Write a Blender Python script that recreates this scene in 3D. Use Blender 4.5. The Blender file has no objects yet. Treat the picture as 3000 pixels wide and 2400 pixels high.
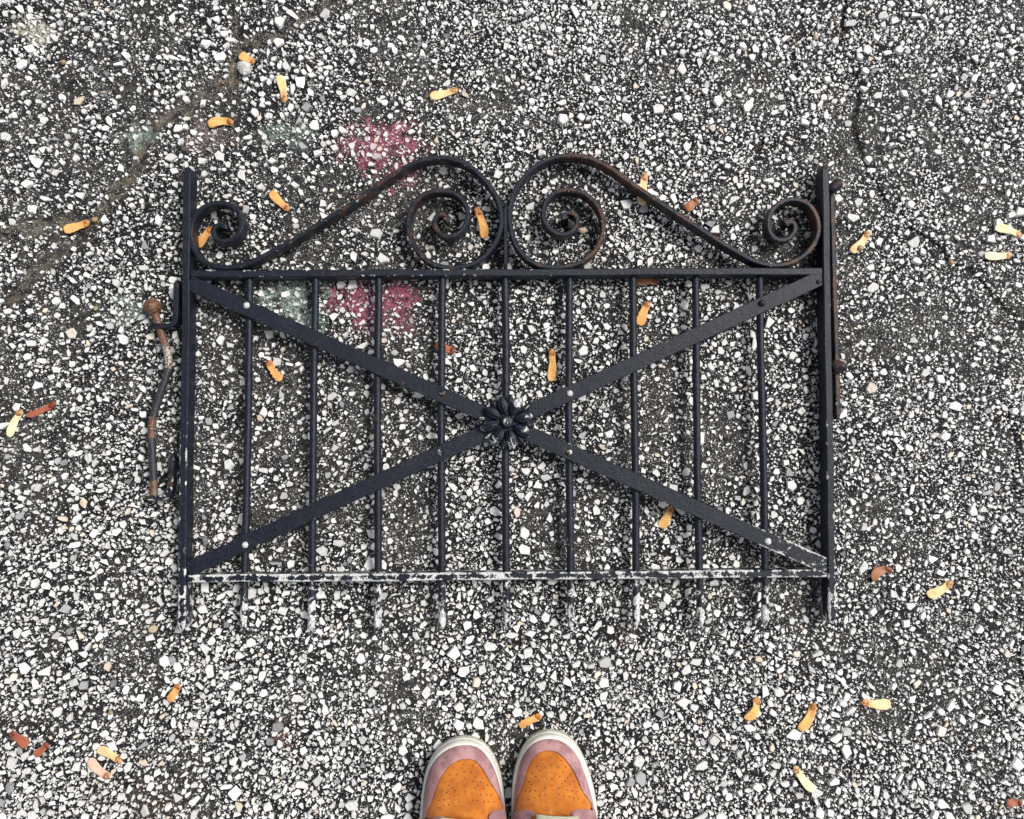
import bpy, math, random
import numpy as np
from mathutils import Vector, Matrix

random.seed(7)
rng = np.random.default_rng(11)
scene = bpy.context.scene
COL = scene.collection

# ------------------------------------------------------------------ camera
FPX = 2404.0                      # focal length in pixels of the 3000 x 2400 photograph
CAM_H = 1.01
TILT = math.radians(3.2)
cam_d = bpy.data.cameras.new('camera')
cam_d.sensor_width = 36.0
cam_d.lens = 36.0 * FPX / 3000.0
cam_d.clip_start = 0.01
cam_d.clip_end = 500.0
cam = bpy.data.objects.new('camera', cam_d)
cam.location = (0, 0, CAM_H)
cam.rotation_euler = (TILT, 0, 0)
COL.objects.link(cam)
scene.camera = cam

# ------------------------------------------------------------------ sky, sun, exposure
SUN_EL, SUN_AZ = math.radians(52), math.radians(62)      # azimuth from +Y towards +X
world = bpy.data.worlds.new('World')
scene.world = world
world.use_nodes = True
wn = world.node_tree
wn.nodes.clear()
sky = wn.nodes.new('ShaderNodeTexSky')
sky.sky_type = 'NISHITA'
sky.sun_disc = False
sky.sun_elevation = SUN_EL
sky.sun_rotation = SUN_AZ
sky.dust_density = 4.0
hsv = wn.nodes.new('ShaderNodeHueSaturation')
hsv.inputs['Saturation'].default_value = 0.35           # cloud veil
bg = wn.nodes.new('ShaderNodeBackground')
bg.inputs['Strength'].default_value = 0.055
wo = wn.nodes.new('ShaderNodeOutputWorld')
wn.links.new(sky.outputs[0], hsv.inputs['Color'])
wn.links.new(hsv.outputs[0], bg.inputs[0])
wn.links.new(bg.outputs[0], wo.inputs[0])

sun_d = bpy.data.lights.new('sun', 'SUN')
sun_d.energy = 1.5
sun_d.angle = math.radians(22)
sun_d.color = (1.0, 0.96, 0.9)
sun = bpy.data.objects.new('sun', sun_d)
to_sun = Vector((math.sin(SUN_AZ) * math.cos(SUN_EL), math.cos(SUN_AZ) * math.cos(SUN_EL), math.sin(SUN_EL)))
sun.rotation_euler = to_sun.to_track_quat('Z', 'Y').to_euler()
COL.objects.link(sun)

scene.view_settings.view_transform = 'Standard'
scene.view_settings.look = 'None'
scene.view_settings.gamma = 1.0
scene.view_settings.exposure = 1.22
scene.cycles.max_bounces = 5
scene.cycles.diffuse_bounces = 2
scene.cycles.glossy_bounces = 2


# ------------------------------------------------------------------ helpers
CT, ST = math.cos(TILT), math.sin(TILT)


def at(px, py, z=0.0):
    """point of the photograph -> point of the horizontal plane at height z"""
    u = (px - 1500.0) / FPX
    v = -(py - 1200.0) / FPX
    dx, dy, dz = u, v * CT + ST, v * ST - CT
    t = (z - CAM_H) / dz
    return Vector((dx * t, dy * t, z))


def put_attrs(me, attrs):
    for k, vals in (attrs or {}).items():
        vals = np.asarray(vals, dtype=np.float32)
        if vals.ndim == 2:
            a = me.attributes.new(k, 'FLOAT_COLOR', 'POINT')
            a.data.foreach_set('color', vals.ravel())
        else:
            a = me.attributes.new(k, 'FLOAT', 'POINT')
            a.data.foreach_set('value', vals)


def obj(name, verts, faces, mat, parent=None, smooth=False, attrs=None, uvs=None):
    me = bpy.data.meshes.new(name)
    me.from_pydata([tuple(v) for v in verts], [], faces)
    if smooth:
        me.polygons.foreach_set('use_smooth', [True] * len(me.polygons))
    put_attrs(me, attrs)
    if uvs is not None:
        uvl = me.uv_layers.new(name='UVMap')
        li = np.empty(len(me.loops), dtype=np.int32)
        me.loops.foreach_get('vertex_index', li)
        uvl.data.foreach_set('uv', np.asarray(uvs, dtype=np.float32)[li].ravel())
    me.materials.append(mat)
    me.update()
    o = bpy.data.objects.new(name, me)
    COL.objects.link(o)
    if parent is not None:
        adopt(o, parent)
    return o


def wpos(o):
    p = Vector(o.location)
    q = o.parent
    # every transform in this script is a pure translation of the top-level object
    while q is not None:
        if q.parent is None:
            return Vector(q.location)
        q = q.parent
    return p


def adopt(o, parent):
    o.parent = parent
    top = parent
    while top.parent is not None:
        top = top.parent
    o.matrix_parent_inverse = Matrix.Translation(-Vector(top.location)) if parent is top else Matrix.Identity(4)


def thing(name, label, cat, loc=(0, 0, 0), group=None):
    o = bpy.data.objects.new(name, None)
    o.empty_display_size = 0.02
    COL.objects.link(o)
    o.location = loc
    o['label'] = label
    o['category'] = cat
    if group:
        o['group'] = group
    return o


def tag(o, label, cat, group=None):
    o['label'] = label
    o['category'] = cat
    if group:
        o['group'] = group


def catmull(pts, step):
    P = [np.array(p, float) for p in pts]
    P = [2 * P[0] - P[1]] + P + [2 * P[-1] - P[-2]]
    out = []
    for i in range(1, len(P) - 2):
        p0, p1, p2, p3 = P[i - 1:i + 3]
        n = max(2, int(np.linalg.norm(p2 - p1) / step))
        for k in range(n):
            t = k / n
            out.append(0.5 * ((2 * p1) + (-p0 + p2) * t + (2 * p0 - 5 * p1 + 4 * p2 - p3) * t * t
                              + (-p0 + 3 * p1 - 3 * p2 + p3) * t ** 3))
    out.append(P[-2])
    return out


def smooth_line(pts, it=2):
    for _ in range(it):
        pts = [pts[0]] + [(pts[i - 1] + 2 * pts[i] + pts[i + 1]) / 4 for i in range(1, len(pts) - 1)] + [pts[-1]]
    return pts


def straight(a, b, step=0.006):
    a, b = np.array(a, float), np.array(b, float)
    n = max(2, int(np.linalg.norm(b - a) / step))
    return [a + (b - a) * i / n for i in range(n + 1)]


# smooth value noise, the same lattice for the ground mesh, the stones and the wear
_lat = rng.random((6, 256, 256))


def vnoise(x, y, cell, k=0):
    x = np.asarray(x, float) / cell + 100.37 + 17 * k
    y = np.asarray(y, float) / cell + 90.71 + 31 * k
    xi, yi = np.floor(x).astype(int), np.floor(y).astype(int)
    fx, fy = x - xi, y - yi
    fx, fy = fx * fx * (3 - 2 * fx), fy * fy * (3 - 2 * fy)
    L = _lat[k % 6]
    g = lambda a, b: L[a & 255, b & 255]
    return (g(xi, yi) * (1 - fx) + g(xi + 1, yi) * fx) * (1 - fy) + (g(xi, yi + 1) * (1 - fx) + g(xi + 1, yi + 1) * fx) * fy


# ------------------------------------------------------------------ material helpers
class NT:
    def __init__(self, name):
        self.m = bpy.data.materials.new(name)
        self.m.use_nodes = True
        self.t = self.m.node_tree
        self.t.nodes.clear()
        self.out = self.t.nodes.new('ShaderNodeOutputMaterial')
        self.b = self.t.nodes.new('ShaderNodeBsdfPrincipled')
        self.t.links.new(self.b.outputs[0], self.out.inputs[0])

    def n(self, typ, **kw):
        nd = self.t.nodes.new(typ)
        for k, v in kw.items():
            setattr(nd, k, v)
        return nd

    def put(self, sock, v):
        if isinstance(v, bpy.types.NodeSocket):
            self.t.links.new(v, sock)
        elif v is not None:
            sock.default_value = v

    def math(self, op, a, b=None, c=None, clamp=False):
        nd = self.n('ShaderNodeMath', operation=op, use_clamp=clamp)
        self.put(nd.inputs[0], a)
        self.put(nd.inputs[1], b)
        self.put(nd.inputs[2], c)
        return nd.outputs[0]

    def mix(self, f, a, b, blend='MIX'):
        nd = self.n('ShaderNodeMix', data_type='RGBA', blend_type=blend)
        self.put(nd.inputs[0], f)
        self.put(nd.inputs[6], a if isinstance(a, bpy.types.NodeSocket) else (*a, 1))
        self.put(nd.inputs[7], b if isinstance(b, bpy.types.NodeSocket) else (*b, 1))
        return nd.outputs[2]

    def step(self, v, lo, hi, a=0.0, b=1.0):
        nd = self.n('ShaderNodeMapRange', interpolation_type='SMOOTHSTEP')
        self.put(nd.inputs[0], v)
        for i, x in zip((1, 2, 3, 4), (lo, hi, a, b)):
            self.put(nd.inputs[i], x)
        return nd.outputs[0]

    def noise(self, scale, detail=3.0, rough=0.55, vec=None, dist=0.0):
        nd = self.n('ShaderNodeTexNoise')
        nd.inputs['Scale'].default_value = scale
        nd.inputs['Detail'].default_value = detail
        nd.inputs['Roughness'].default_value = rough
        nd.inputs['Distortion'].default_value = dist
        self.put(nd.inputs['Vector'], vec if vec is not None else self.pos())
        return nd.outputs['Fac']

    def voronoi(self, scale, vec=None, feature='F1', rand=1.0):
        nd = self.n('ShaderNodeTexVoronoi', feature=feature)
        nd.inputs['Scale'].default_value = scale
        nd.inputs['Randomness'].default_value = rand
        self.put(nd.inputs['Vector'], vec if vec is not None else self.pos())
        return nd

    def pos(self):
        if not hasattr(self, '_p'):
            self._p = self.n('ShaderNodeNewGeometry').outputs['Position']
        return self._p

    def attr(self, name):
        return self.n('ShaderNodeAttribute', attribute_name=name).outputs['Fac']

    def ramp(self, f, stops, interp='LINEAR'):
        nd = self.n('ShaderNodeValToRGB')
        nd.color_ramp.interpolation = interp
        el = nd.color_ramp.elements
        while len(el) < len(stops):
            el.new(0.5)
        for e, (p, c) in zip(el, stops):
            e.position = p
            e.color = (*c, 1)
        self.put(nd.inputs[0], f)
        return nd.outputs[0]

    def bump(self, h, strength, dist):
        nd = self.n('ShaderNodeBump')
        nd.inputs['Strength'].default_value = strength
        nd.inputs['Distance'].default_value = dist
        self.put(nd.inputs['Height'], h)
        return nd.outputs[0]

    def fin(self, color, rough=0.6, normal=None, **kw):
        self.put(self.b.inputs['Base Color'], color if isinstance(color, bpy.types.NodeSocket) else (*color, 1))
        self.put(self.b.inputs['Roughness'], rough)
        if normal is not None:
            self.put(self.b.inputs['Normal'], normal)
        for k, v in kw.items():
            self.put(self.b.inputs[k.replace('_', ' ')], v)
        return self.m


# chalk scribbles and stains on the pavement: (px, py, rx, ry, colour, strength, noise scale)
PINK, MINT, CREAM = (0.46, 0.10, 0.19), (0.36, 0.50, 0.42), (0.68, 0.65, 0.50)
ROT = (0.055, 0.028, 0.014)
MARKS = [
    (1130, 420, 115, 80, PINK, 0.85), (1175, 490, 75, 55, PINK, 0.75), (1035, 430, 60, 55, PINK, 0.4),
    (1190, 848, 70, 48, PINK, 0.95), (1070, 885, 125, 68, PINK, 0.7), (1110, 945, 100, 50, PINK, 0.3),
    (870, 880, 95, 65, MINT, 0.75), (905, 935, 60, 45, MINT, 0.75), (860, 390, 95, 55, MINT, 0.4),
    (400, 395, 60, 36, MINT, 0.5), (395, 905, 75, 50, MINT, 0.45), (590, 400, 85, 45, (0.42, 0.3, 0.29), 0.35),
    (90, 88, 70, 34, CREAM, 0.75), (300, 2320, 50, 45, ROT, 0.9), (445, 2365, 110, 60, ROT, 0.75),
    (830, 2150, 34, 40, (0.12, 0.05, 0.02), 0.95), (1840, 1870, 34, 46, ROT, 0.7),
    (150, 530, 90, 60, (0.012, 0.013, 0.02), 0.7), (2650, 300, 70, 80, (0.012, 0.013, 0.02), 0.7),
    (2440, 300, 20, 60, (0.1, 0.07, 0.04), 0.5), (480, 340, 60, 45, (0.1, 0.085, 0.065), 0.6),
]


def chalk_field(x, y):
    """colour and strength of the chalk and stains at points of the pavement (a property of the place, kept per vertex)"""
    x, y = np.asarray(x, float), np.asarray(y, float)
    out = np.zeros((len(x), 4))
    brk = (vnoise(x, y, 0.020, 2) - 0.5) * 0.9 + (vnoise(x, y, 0.008, 5) - 0.5) * 0.9 + (vnoise(x, y, 0.0042, 1) - 0.5) * 0.8
    for (px, py, rx, ry, c, st) in MARKS:
        p = at(px, py)
        d = np.hypot((x - p.x) / (rx * 0.00042), (y - p.y) / (ry * 0.00042)) + brk
        f = np.clip((1.1 - d) / 0.75, 0, 1)
        f = f * f * (3 - 2 * f) * st
        m = f > out[:, 3]
        out[m, :3] = c
        out[m, 3] = f[m]
    return out


def chalk(N, col, gain=1.0):
    at_ = N.n('ShaderNodeAttribute', attribute_name='chalk')
    f = N.math('MULTIPLY', at_.outputs['Alpha'], N.step(N.noise(330, 2, 0.7), 0.36, 0.66, 0.10 * gain, 0.9 * gain))
    return N.mix(f, col, at_.outputs['Color'])


def mat_asphalt():
    N = NT('asphalt')
    mid = N.noise(120, 3, 0.7)
    dust = N.math('MULTIPLY', N.attr('dust'), N.step(mid, 0.32, 0.68))
    col = N.mix(N.math('MULTIPLY', dust, 0.75), (0.006, 0.006, 0.0075), (0.075, 0.071, 0.065))
    col = N.mix(N.step(N.noise(420, 3, 0.6), 0.48, 0.8), col, (0.028, 0.028, 0.028))
    col = N.mix(N.math('MULTIPLY', N.attr('dirt'), N.step(N.noise(75, 3, 0.75), 0.40, 0.62)), col, (0.115, 0.098, 0.074))
    # the finest grit, below what is built as stones
    v = N.voronoi(620)
    sp = N.n('ShaderNodeSeparateColor')
    N.put(sp.inputs[0], v.outputs['Color'])
    keep = N.math('GREATER_THAN', sp.outputs[0], N.step(N.noise(22, 3), 0.35, 0.65, 0.80, 0.42))
    g = N.math('MULTIPLY', keep, N.step(v.outputs['Distance'], 0.30, 0.48, 1.0, 0.0))
    col = N.mix(g, col, N.mix(sp.outputs[1], (0.1, 0.1, 0.1), (0.65, 0.65, 0.63)))
    # pavement far outside the built stones
    v2 = N.voronoi(150)
    s2 = N.n('ShaderNodeSeparateColor')
    N.put(s2.inputs[0], v2.outputs['Color'])
    g2 = N.math('MULTIPLY', N.math('GREATER_THAN', s2.outputs[0], 0.35), N.step(v2.outputs['Distance'], 0.36, 0.42, 1.0, 0.0))
    g2 = N.math('MULTIPLY', g2, N.attr('outer'))
    col = N.mix(g2, col, N.mix(s2.outputs[1], (0.4, 0.4, 0.39), (0.78, 0.78, 0.76)))
    col = chalk(N, col)
    h = N.math('ADD', N.noise(520, 2, 0.7), N.math('MULTIPLY', g, 0.6))
    return N.fin(col, 0.8, N.bump(h, 0.9, 0.0016), Specular_IOR_Level=0.25)


def mat_stone():
    N = NT('crushed_stone')
    col = N.ramp(N.attr('tone'), [
        (0.00, (0.16, 0.165, 0.18)), (0.05, (0.34, 0.345, 0.36)), (0.16, (0.56, 0.56, 0.55)), (0.45, (0.74, 0.74, 0.73)),
        (0.86, (0.84, 0.84, 0.83)), (0.93, (0.76, 0.70, 0.60)), (0.97, (0.66, 0.56, 0.43)), (1.0, (0.66, 0.55, 0.50))])
    m = N.noise(330, 2, 0.65)
    col = N.mix(N.step(m, 0.28, 0.60, 0.45, 0.0), col, (0.40, 0.395, 0.38))
    pit = N.noise(800, 1, 0.5)
    col = N.mix(N.step(pit, 0.66, 0.76, 0.0, 0.6), col, (0.12, 0.115, 0.11))
    col = chalk(N, col, 0.42)
    h = N.math('ADD', m, N.math('MULTIPLY', pit, 0.4))
    return N.fin(col, 0.62, N.bump(h, 0.45, 0.0012), Specular_IOR_Level=0.3)


def mat_iron():
    N = NT('old_black_paint')
    lump = N.noise(160, 5, 0.65)
    fine = N.noise(650, 3, 0.6)
    wear, rust, edge = N.attr('wear'), N.attr('rust'), N.attr('edge')
    base = N.mix(N.step(fine, 0.35, 0.68), (0.0018, 0.0028, 0.0068), (0.010, 0.016, 0.030))
    base = N.mix(N.step(N.noise(45, 4, 0.6), 0.55, 0.75, 0.0, 0.4), base, (0.022, 0.027, 0.036))
    # brown bloom, then bare rust
    rn = N.noise(75, 5, 0.68)
    rv = N.math('ADD', rn, N.math('MULTIPLY', rust, 0.36))
    base = N.mix(N.step(rv, 0.66, 0.78, 0.0, 0.85), base, N.mix(N.step(fine, 0.4, 0.62), (0.028, 0.015, 0.010), (0.12, 0.052, 0.026)))
    # flakes gone down to pale primer, mostly along the edges and at the foot of the gate
    map_ = N.n('ShaderNodeMapping')
    map_.inputs['Scale'].default_value = (1.0, 0.8, 1.0)
    N.put(map_.inputs[0], N.pos())
    cn = N.noise(95, 6, 0.72, vec=map_.outputs[0], dist=0.6)
    chip = N.math('ADD', cn, N.math('ADD', N.math('MULTIPLY', wear, 0.37), N.math('MULTIPLY', edge, 0.10)))
    cf = N.step(chip, 0.795, 0.825)
    pale = N.mix(N.step(fine, 0.35, 0.62), (0.26, 0.27, 0.275), (0.70, 0.71, 0.70))
    pale = N.mix(N.step(rn, 0.58, 0.68, 0.0, 0.6), pale, (0.42, 0.32, 0.22))
    col = N.mix(cf, base, pale)
    rough = N.math('ADD', N.step(fine, 0.3, 0.7, 0.34, 0.56), N.math('MULTIPLY', cf, 0.3))
    h = N.math('ADD', N.math('MULTIPLY', lump, 0.7), N.math('SUBTRACT', N.math('MULTIPLY', fine, 0.6), N.math('MULTIPLY', cf, 0.35)))
    return N.fin(col, rough, N.bump(h, 0.8, 0.0010), Specular_IOR_Level=0.30)


def mat_rust():
    N = NT('rusty_rod')
    rust, fine = N.attr('rust'), N.noise(420, 4, 0.65)
    rn = N.noise(85, 5, 0.65)
    base = N.mix(N.step(fine, 0.35, 0.65), (0.006, 0.008, 0.012), (0.03, 0.034, 0.045))
    r = N.mix(N.step(fine, 0.38, 0.62), (0.045, 0.020, 0.013), (0.19, 0.085, 0.045))
    r = N.mix(N.step(rn, 0.52, 0.66), r, (0.12, 0.105, 0.085))
    col = N.mix(N.step(N.math('ADD', rn, N.math('MULTIPLY', N.math('SUBTRACT', rust, 0.5), 0.7)), 0.45, 0.58), base, r)
    col = N.mix(N.step(N.math('ADD', fine, N.math('MULTIPLY', N.attr('wear'), 0.3)), 0.72, 0.78), col, (0.42, 0.40, 0.34))
    return N.fin(col, N.step(fine, 0.3, 0.7, 0.42, 0.7), N.bump(N.math('ADD', rn, fine), 0.5, 0.0012))


def mat_wing():
    N = NT('maple_key_wing')
    oc = N.n('ShaderNodeObjectInfo').outputs['Color']
    uv = N.n('ShaderNodeUVMap').outputs[0]
    sp = N.n('ShaderNodeSeparateXYZ')
    N.put(sp.inputs[0], uv)
    u, v = sp.outputs[0], sp.outputs[1]
    # veins leave the stiff leading edge and fan out to the thin edge
    ph = N.math('ADD', N.math('MULTIPLY', u, 22.0), N.math('MULTIPLY', N.math('POWER', v, 1.6), -6.0))
    ph = N.math('ADD', ph, N.math('MULTIPLY', N.noise(140, 2), 2.5))
    vein = N.step(N.math('SINE', N.math('MULTIPLY', ph, 3.1)), 0.35, 0.95)
    dark = N.mix(1.0, oc, (0.50, 0.34, 0.24), 'MULTIPLY')
    pale = N.mix(1.0, oc, (1.22, 1.30, 1.40), 'MULTIPLY')
    col = N.mix(N.step(u, 0.05, 0.5), N.mix(0.3, oc, dark), pale)
    col = N.mix(N.math('MULTIPLY', vein, 0.45), col, dark)
    col = N.mix(N.step(N.noise(230, 4, 0.7), 0.52, 0.72, 0.0, 0.5), col, dark)
    return N.fin(col, 0.55, N.bump(vein, 0.35, 0.0006), Sheen_Weight=0.1)


def mat_nutlet():
    N = NT('maple_key_seed')
    oc = N.n('ShaderNodeObjectInfo').outputs['Color']
    f = N.noise(300, 4, 0.65)
    col = N.mix(N.step(f, 0.4, 0.65), N.mix(1.0, oc, (0.38, 0.25, 0.18), 'MULTIPLY'), oc)
    return N.fin(col, 0.5, N.bump(f, 0.4, 0.0008))


def mat_simple(name, c1, c2, scale, rough, bs=0.4, bd=0.001, **kw):
    N = NT(name)
    f = N.noise(scale, 5, 0.65)
    return N.fin(N.mix(N.step(f, 0.35, 0.66), c1, c2), rough, N.bump(f, bs, bd), **kw)


def mat_suede(name, c1, c2, c3):
    N = NT(name)
    big, fine = N.noise(42, 4, 0.6), N.noise(900, 3, 0.7)
    smear = N.noise(130, 4, 0.6)
    col = N.mix(N.step(big, 0.36, 0.66), c1, c2)
    col = N.mix(N.step(smear, 0.52, 0.72, 0.0, 0.55), col, c3)
    col = N.mix(N.step(fine, 0.55, 0.75, 0.0, 0.35), col, c3)
    col = N.mix(N.step(N.noise(75, 4, 0.7), 0.56, 0.72, 0.0, 0.4), col, tuple(min(1.0, v * 1.25 + 0.05) for v in c2))
    return N.fin(col, 0.9, N.bump(fine, 0.5, 0.0007), Sheen_Weight=0.15, Sheen_Roughness=0.5)


M_ASPHALT, M_STONE, M_IRON, M_RUST = mat_asphalt(), mat_stone(), mat_iron(), mat_rust()
M_WING, M_SEED = mat_wing(), mat_nutlet()
M_PINK = mat_suede('pink_suede', (0.25, 0.125, 0.135), (0.43, 0.24, 0.245), (0.15, 0.078, 0.085))
M_ORANGE = mat_suede('orange_suede', (0.36, 0.098, 0.005), (0.52, 0.165, 0.014), (0.22, 0.058, 0.005))
M_RUBBER = mat_simple('white_rubber', (0.66, 0.65, 0.58), (0.80, 0.79, 0.74), 60, 0.5, 0.15, 0.0006)
M_OUTSOLE = mat_simple('outsole_rubber', (0.24, 0.23, 0.17), (0.42, 0.41, 0.33), 120, 0.65)
M_DARK = mat_simple('dark_lining', (0.012, 0.010, 0.009), (0.03, 0.025, 0.022), 300, 0.9)
M_THREAD = mat_simple('stitch_thread', (0.42, 0.22, 0.22), (0.60, 0.40, 0.40), 500, 0.8)
M_LACE = None


def mat_lace():
    N = NT('sage_lace')
    w = N.n('ShaderNodeTexWave', bands_direction='X')
    w.inputs['Scale'].default_value = 240
    w.inputs['Distortion'].default_value = 1.0
    N.put(w.inputs['Vector'], N.pos())
    col = N.mix(w.outputs['Fac'], (0.30, 0.31, 0.22), (0.50, 0.50, 0.39))
    return N.fin(col, 0.85, N.bump(w.outputs['Fac'], 0.5, 0.0008))


M_LACE = mat_lace()
M_TWIG = mat_simple('dry_twig', (0.10, 0.06, 0.03), (0.24, 0.15, 0.07), 300, 0.8)
M_BERRY = mat_simple('dry_nutlet', (0.22, 0.15, 0.07), (0.40, 0.30, 0.17), 260, 0.6)
M_PEBBLE = mat_simple('grey_pebble', (0.30, 0.30, 0.29), (0.55, 0.55, 0.52), 240, 0.7)
M_TANPEBBLE = mat_simple('tan_pebble', (0.36, 0.28, 0.19), (0.55, 0.46, 0.34), 240, 0.7)

# ------------------------------------------------------------------ pavement
# (points in the photograph, width m, depth m, how earthy the fill is)
CRACKS = [
    ([(-120, 735), (0, 696), (93, 663), (209, 645), (278, 635), (315, 598), (352, 552), (399, 501), (417, 417), (464, 366), (533, 320),
      (603, 278), (673, 227), (705, 153), (812, 102), (881, 56), (955, 14), (1060, -60)], 0.0075, 0.0024, 1.0),
    ([(670, -60), (690, 0), (686, 60), (705, 153)], 0.006, 0.0016, 0.5),
    ([(278, 635), (230, 700), (180, 742), (110, 790), (40, 880)], 0.008, 0.0012, 0.7),
    ([(-80, 660), (0, 652), (120, 640), (209, 645)], 0.003, 0.004, 0.1),
    ([(2485, -80), (2478, 0), (2464, 93), (2468, 153), (2510, 223), (2515, 297), (2496, 352), (2506, 394), (2529, 455), (2566, 529),
      (2603, 589), (2640, 626), (2663, 663), (2714, 696), (2761, 737), (2788, 770), (2835, 789), (2872, 819), (2909, 870),
      (2951, 911), (2988, 948), (3090, 1030)], 0.0036, 0.006, 0.12),
    ([(2360, -60), (2352, 0), (2348, 93), (2325, 153), (2329, 209), (2325, 278)], 0.003, 0.004, 0.1),
    ([(2325, 278), (2330, 340), (2250, 385), (2223, 436), (2153, 482), (2100, 540)], 0.003, 0.003, 0.2),
    ([(2960, 1190), (2965, 1245), (2983, 1310), (2965, 1389), (2979, 1449), (3000, 1486), (3080, 1560)], 0.003, 0.005, 0.0),
    ([(2928, 1020), (2918, 1090), (2872, 1171), (2860, 1230)], 0.0024, 0.003, 0.0),
    ([(-100, 2100), (0, 2115), (93, 2124), (153, 2101), (223, 2087), (288, 2087), (371, 2087), (431, 2087), (473, 2110), (510, 2133),
      (557, 2170), (598, 2212), (649, 2245), (705, 2273), (742, 2310), (765, 2342), (798, 2361), (850, 2410), (930, 2500)], 0.0036, 0.0055, 0.1),
    ([(366, 2087), (364, 2157), (371, 2217), (362, 2296), (371, 2400), (380, 2500)], 0.003, 0.005, 0.1),
    ([(552, 2175), (580, 2249), (608, 2319), (617, 2400), (640, 2500)], 0.003, 0.005, 0.0),
    ([(-60, 2240), (0, 2273), (83, 2319), (116, 2351), (153, 2400), (190, 2500)], 0.0036, 0.005, 0.2),
    ([(2060, 150), (2000, 167), (1881, 195), (1835, 260), (1821, 315)], 0.0024, 0.003, 0.0),
    ([(2990, 1780), (3000, 1850), (2985, 1930), (3010, 2020)], 0.003, 0.005, 0.0),
    ([(2590, 2060), (2680, 2075), (2760, 2110), (2850, 2200)], 0.0024, 0.002, 0.0),
    ([(1300, 1830), (1200, 1900), (1160, 1990)], 0.003, 0.0015, 0.2),
]
CR = []
for pts, w, d, e in CRACKS:
    P = catmull([at(*p)[:2] for p in pts], 0.004)
    P = [p + np.array([random.gauss(0, 0.0009), random.gauss(0, 0.0009)]) for p in P]
    CR.append((np.array(P), w, d, e))


def crack_fields(x, y):
    """carve depth, earth, and nearest distance (in crack widths) for arrays of points"""
    carve = np.zeros_like(x)
    earth = np.zeros_like(x)
    near = np.full_like(x, 99.0)
    for P, w, d, e in CR:
        lo, hi = P.min(0) - 0.03, P.max(0) + 0.03
        idx = np.nonzero((x > lo[0]) & (x < hi[0]) & (y > lo[1]) & (y < hi[1]))[0]
        if not len(idx):
            continue
        qx, qy = x[idx], y[idx]
        best = np.full(len(idx), 1e9)
        for a in range(0, len(P), 8):                      # chunked distance to the dense polyline
            c = P[a:a + 8]
            dd = (qx[:, None] - c[None, :, 0]) ** 2 + (qy[:, None] - c[None, :, 1]) ** 2
            best = np.minimum(best, dd.min(1))
        dist = np.sqrt(best)
        ww = w * (0.55 + 0.9 * vnoise(qx, qy, 0.02, 3))
        k = np.clip(1 - dist / ww, 0, 1)
        carve[idx] = np.maximum(carve[idx], d * np.minimum(1, k * 1.8))
        ek = np.clip(1 - dist / (ww * 1.7), 0, 1)
        earth[idx] = np.maximum(earth[idx], e * np.minimum(1, ek * 1.7))
        near[idx] = np.minimum(near[idx], dist / ww)
    return carve, earth, near


def richness(x, y):
    """0..1, where the pavement is rich in stone; poor patches are lower and dusty"""
    return 0.42 * vnoise(x, y, 0.105, 1) + 0.36 * vnoise(x, y, 0.042, 2) + 0.22 * vnoise(x, y, 0.017, 4)


def relief(x, y):
    return 0.0045 * (vnoise(x, y, 0.16, 0) - 0.5) + 0.0022 * (vnoise(x, y, 0.035, 1) - 0.5) + 0.0060 * (richness(x, y) - 0.5)


FX, FY0, FY1, FS = 0.74, -0.60, 0.68, 0.0026


def axis(lo, hi):
    core = np.arange(lo, hi, FS)
    left, right, s, a, b = [], [], FS, lo, core[-1]
    while a > -60:
        s *= 1.35
        a -= s
        b += s
        left.append(a)
        right.append(b)
    return np.concatenate([left[::-1], core, right])


gx, gy = axis(-FX, FX), axis(FY0, FY1)
X, Y = np.meshgrid(gx, gy)
xf, yf = X.ravel(), Y.ravel()
carve, earth, _ = crack_fields(xf, yf)
zf = relief(xf, yf) + 0.0011 * (vnoise(xf, yf, 0.007, 2) - 0.5) + 0.0009 * (vnoise(xf, yf, 0.0035, 4) - 0.5) - carve
far = np.maximum(np.abs(xf) - 0.95, np.abs(yf - 0.03) - 0.85)
zf = np.where(far > 0.4, relief(xf, yf), zf)
nx, ny = len(gx), len(gy)
ii = np.arange(nx * ny).reshape(ny, nx)
quads = np.stack([ii[:-1, :-1], ii[:-1, 1:], ii[1:, 1:], ii[1:, :-1]], -1).reshape(-1, 4)


def fast_mesh(name, co, faces_flat, starts, totals, mat, parent=None, attrs=None, smooth=False):
    me = bpy.data.meshes.new(name)
    me.vertices.add(len(co))
    me.vertices.foreach_set('co', np.asarray(co, dtype=np.float32).ravel())
    me.loops.add(len(faces_flat))
    me.loops.foreach_set('vertex_index', np.asarray(faces_flat, dtype=np.int32))
    me.polygons.add(len(starts))
    me.polygons.foreach_set('loop_start', np.asarray(starts, dtype=np.int32))
    me.polygons.foreach_set('loop_total', np.asarray(totals, dtype=np.int32))
    me.polygons.foreach_set('use_smooth', np.full(len(starts), smooth))
    put_attrs(me, attrs)
    me.materials.append(mat)
    me.update(calc_edges=True)
    o = bpy.data.objects.new(name, me)
    COL.objects.link(o)
    if parent is not None:
        adopt(o, parent)
    return o


outer = np.clip(np.maximum(np.abs(xf) - 0.74, np.abs(yf - 0.06) - 0.66) / 0.06, 0, 1)
pavement = fast_mesh('asphalt_pavement', np.stack([xf, yf, zf], 1), quads.ravel(), np.arange(len(quads)) * 4,
                     np.full(len(quads), 4), M_ASPHALT, attrs={'dirt': earth, 'outer': outer, 'dust': np.clip((0.52 - richness(xf, yf)) * 5.0, 0, 1), 'chalk': chalk_field(xf, yf) * np.array([1.12, 1.12, 1.12, 1.0])}, smooth=True)
pavement['kind'] = 'structure'
pavement['label'] = 'cracked dark asphalt with exposed white crushed stone and chalk marks'

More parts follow.
